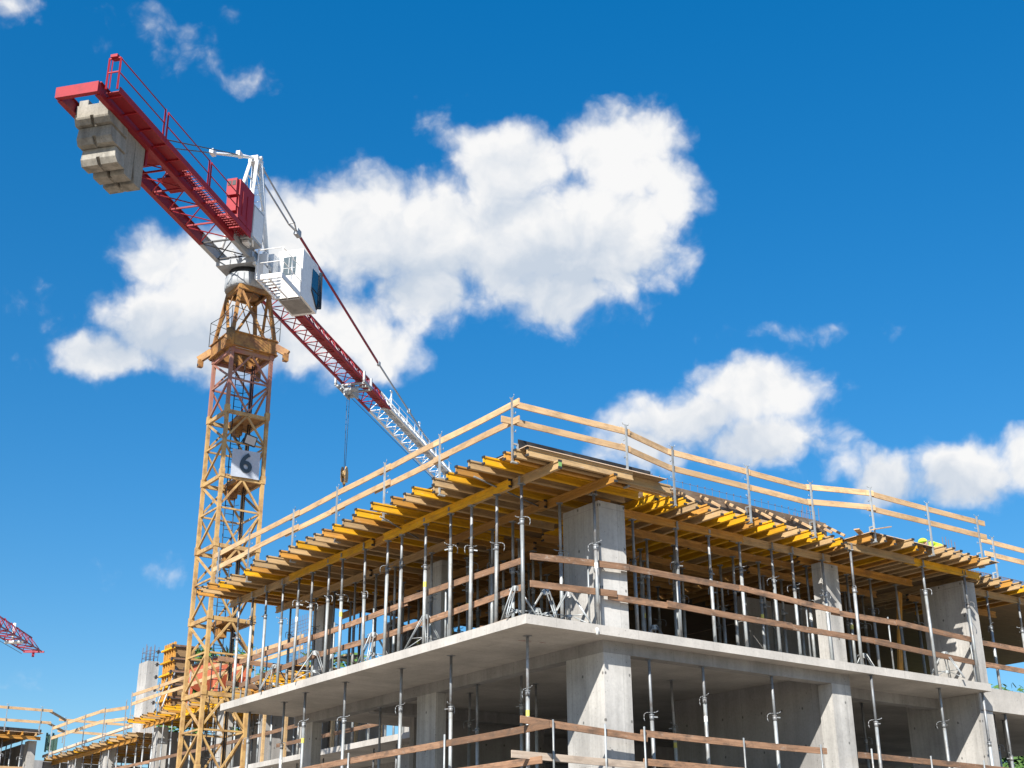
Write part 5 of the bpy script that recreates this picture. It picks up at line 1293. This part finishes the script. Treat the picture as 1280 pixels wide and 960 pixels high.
bg = N('ShaderNodeBackground'); bg.inputs['Strength'].default_value = 0.104
# clouds live on the sky dome: a gnomonic chart of directions round one fixed bearing, in units of about 3.6 degrees
dirv = N('ShaderNodeTexCoord').outputs['Generated']
K = 1600.1 / 100
dF = vmath('DOT_PRODUCT', dirv, tuple(fwd)).outputs['Value']; dR = vmath('DOT_PRODUCT', dirv, tuple(Rv)).outputs['Value']; dU = vmath('DOT_PRODUCT', dirv, tuple(Uv)).outputs['Value']
dFs = math_('MAXIMUM', dF, 0.05)
cx_ = math_('MULTIPLY', math_('DIVIDE', dR, dFs), K); cy_ = math_('MULTIPLY', math_('DIVIDE', dU, dFs), K)
cv = N('ShaderNodeCombineXYZ'); nt.links.new(cx_, cv.inputs[0]); nt.links.new(cy_, cv.inputs[1])
sz = N('ShaderNodeSeparateXYZ'); nt.links.new(dirv, sz.inputs[0])
zr = N('ShaderNodeMapRange'); zr.inputs['From Min'].default_value = 0.0; zr.inputs['From Max'].default_value = 0.65; zr.inputs['To Min'].default_value = 0.56; zr.inputs['To Max'].default_value = 1.02
nt.links.new(sz.outputs[2], zr.inputs['Value'])
clear = vmath('SCALE', hs.outputs[0]); nt.links.new(zr.outputs[0], clear.inputs['Scale']); nt.links.new(clear.outputs[0], bg.inputs['Color'])
def noise(vec, scale, detail, rough=0.55, off=(0, 0, 0), dist=0.0):
    v = vmath('ADD', vec, off).outputs[0]
    n = N('ShaderNodeTexNoise'); n.noise_dimensions = '2D'; n.inputs['Scale'].default_value = scale; n.inputs['Detail'].default_value = detail; n.inputs['Roughness'].default_value = rough; n.inputs['Distortion'].default_value = dist
    nt.links.new(v, n.inputs['Vector']); return n
wn = noise(cv.outputs[0], 1.1, 4, 0.55)
wv = vmath('SCALE', vmath('SUBTRACT', wn.outputs['Color'], (0.5, 0.5, 0.5)).outputs[0]); wv.inputs['Scale'].default_value = 0.5
cw = vmath('ADD', cv.outputs[0], wv.outputs[0]).outputs[0]
# (bearing x, height y, half width, half height, strength) in hundredths of the photo's pixels from its centre
BL = [(780, 195, 95, 68, 1.0), (640, 205, 78, 58, 1.0), (745, 300, 125, 95, 1.0), (640, 300, 110, 90, 1.0), (545, 295, 90, 75, 1.0), (450, 290, 100, 75, 1.0), (370, 290, 60, 66, 1.0), (530, 375, 70, 48, 0.8), (695, 365, 85, 48, 0.9),
      (830, 230, 50, 70, 0.8), (265, 350, 95, 65, 1.0), (205, 400, 80, 60, 1.0), (135, 445, 70, 34, 0.9), (280, 430, 100, 50, 0.95), (400, 420, 110, 60, 0.95), (480, 440, 55, 36, 0.85), (190, 330, 50, 45, .8),
      (945, 490, 95, 46, 0.95), (850, 525, 100, 38, 0.9), (800, 560, 70, 40, 0.7), (960, 545, 90, 42, 0.9), (1020, 560, 50, 22, 0.35), (1220, 590, 80, 44, 1.0), (1290, 575, 50, 40, 0.95), (1105, 600, 52, 40, 0.8), (1050, 590, 50, 24, 0.35),
      (306, 97, 48, 18, 0.24), (185, 40, 44, 30, 0.16), (232, 50, 40, 32, 0.16), (15, -5, 46, 24, 0.3), (1012, 413, 80, 12, 0.20), (185, 716, 60, 15, 0.18), (545, 165, 34, 30, 0.18), (65, 405, 30, 22, 0.06), (10, 860, 36, 16, 0.14)]
def density(vec, blobs):
    dens = None
    for bx, by, rx, ry, st in blobs:
        d = vmath('SUBTRACT', vec, ((bx - 640) / 100, (480 - by) / 100, 0)).outputs[0]
        e = vmath('MULTIPLY', d, (100 / rx, 100 / ry, 0)).outputs[0]
        v = math_('MULTIPLY_ADD', vmath('LENGTH', e).outputs['Value'], -st * 0.85, st)
        dens = v if dens is None else math_('SMOOTH_MAX', dens, v, 0.15)
    return dens
def puffs(vec, off=(0, 0, 0)):
    v = vmath('ADD', vec, (off[0], off[1], off[2] + 4.0)).outputs[0]
    n = N('ShaderNodeTexVoronoi'); n.voronoi_dimensions = '2D'; n.feature = 'SMOOTH_F1'; n.normalize = True
    for k, x in (('Scale', 2.1), ('Detail', 3.0), ('Roughness', 0.46), ('Lacunarity', 2.3), ('Smoothness', 0.6)): n.inputs[k].default_value = x
    nt.links.new(v, n.inputs['Vector']); return math_('SUBTRACT', 1.0, n.outputs['Distance'])
dens = density(cw, BL)
fb = noise(cv.outputs[0], 2.0, 7, 0.54, (3.1, 1.7, 0.4), 0.1).outputs['Fac']
pf = puffs(cw)
d2 = math_('ADD', math_('ADD', dens, math_('MULTIPLY_ADD', pf, 0.70, -0.53)), math_('MULTIPLY_ADD', fb, 0.38, -0.18))
front = math_('GREATER_THAN', dF, 0.06)
mr = N('ShaderNodeMapRange'); mr.interpolation_type = 'SMOOTHERSTEP'; mr.inputs['From Min'].default_value = -0.04; mr.inputs['From Max'].default_value = 0.56
nt.links.new(d2, mr.inputs['Value'])
alpha = math_('MULTIPLY', mr.outputs[0], front)
# light and shade on the billows: compare them with themselves a step towards the sun, and grey the undersides
rel = math_('SUBTRACT', pf, puffs(cw, (-0.14, 0.20, 0)))
under = math_('MAXIMUM', density(cw, [(700, 345, 150, 70, 1.0), (500, 345, 130, 60, 0.9), (240, 430, 170, 60, 1.0), (900, 560, 150, 45, 1.0), (1190, 620, 170, 40, 0.9), (640, 250, 60, 60, 0.6)]), 0.0)
nl = noise(cw, 0.8, 2, 0.5, (7, 3, 1)).outputs['Fac']
core = math_('ADD', math_('MULTIPLY_ADD', under, -0.60, 0.66), math_('MULTIPLY', nl, 0.42))
shade = math_('ADD', core, math_('MULTIPLY', rel, 0.55), clamp=True)
cr = N('ShaderNodeValToRGB'); el = cr.color_ramp.elements
el[0].position = 0.38; el[0].color = (0.60, 0.68, 0.79, 1); el[1].position = 0.88; el[1].color = (0.98, 0.98, 0.98, 1)
nt.links.new(shade, cr.inputs[0])
bc = N('ShaderNodeBackground'); bc.inputs['Strength'].default_value = 0.54; nt.links.new(cr.outputs[0], bc.inputs['Color'])
mx = N('ShaderNodeMixShader'); nt.links.new(alpha, mx.inputs[0]); nt.links.new(bg.outputs[0], mx.inputs[1]); nt.links.new(bc.outputs[0], mx.inputs[2])
out = N('ShaderNodeOutputWorld'); nt.links.new(mx.outputs[0], out.inputs['Surface'])

SC.view_settings.view_transform = 'Standard'; SC.view_settings.look = 'None'; SC.view_settings.gamma = 1.0; SC.view_settings.use_curve_mapping = False
SC.view_settings.exposure = 0.84
SC.render.engine = 'CYCLES'
SC.cycles.max_bounces = 6; SC.cycles.diffuse_bounces = 4; SC.cycles.use_denoising = True
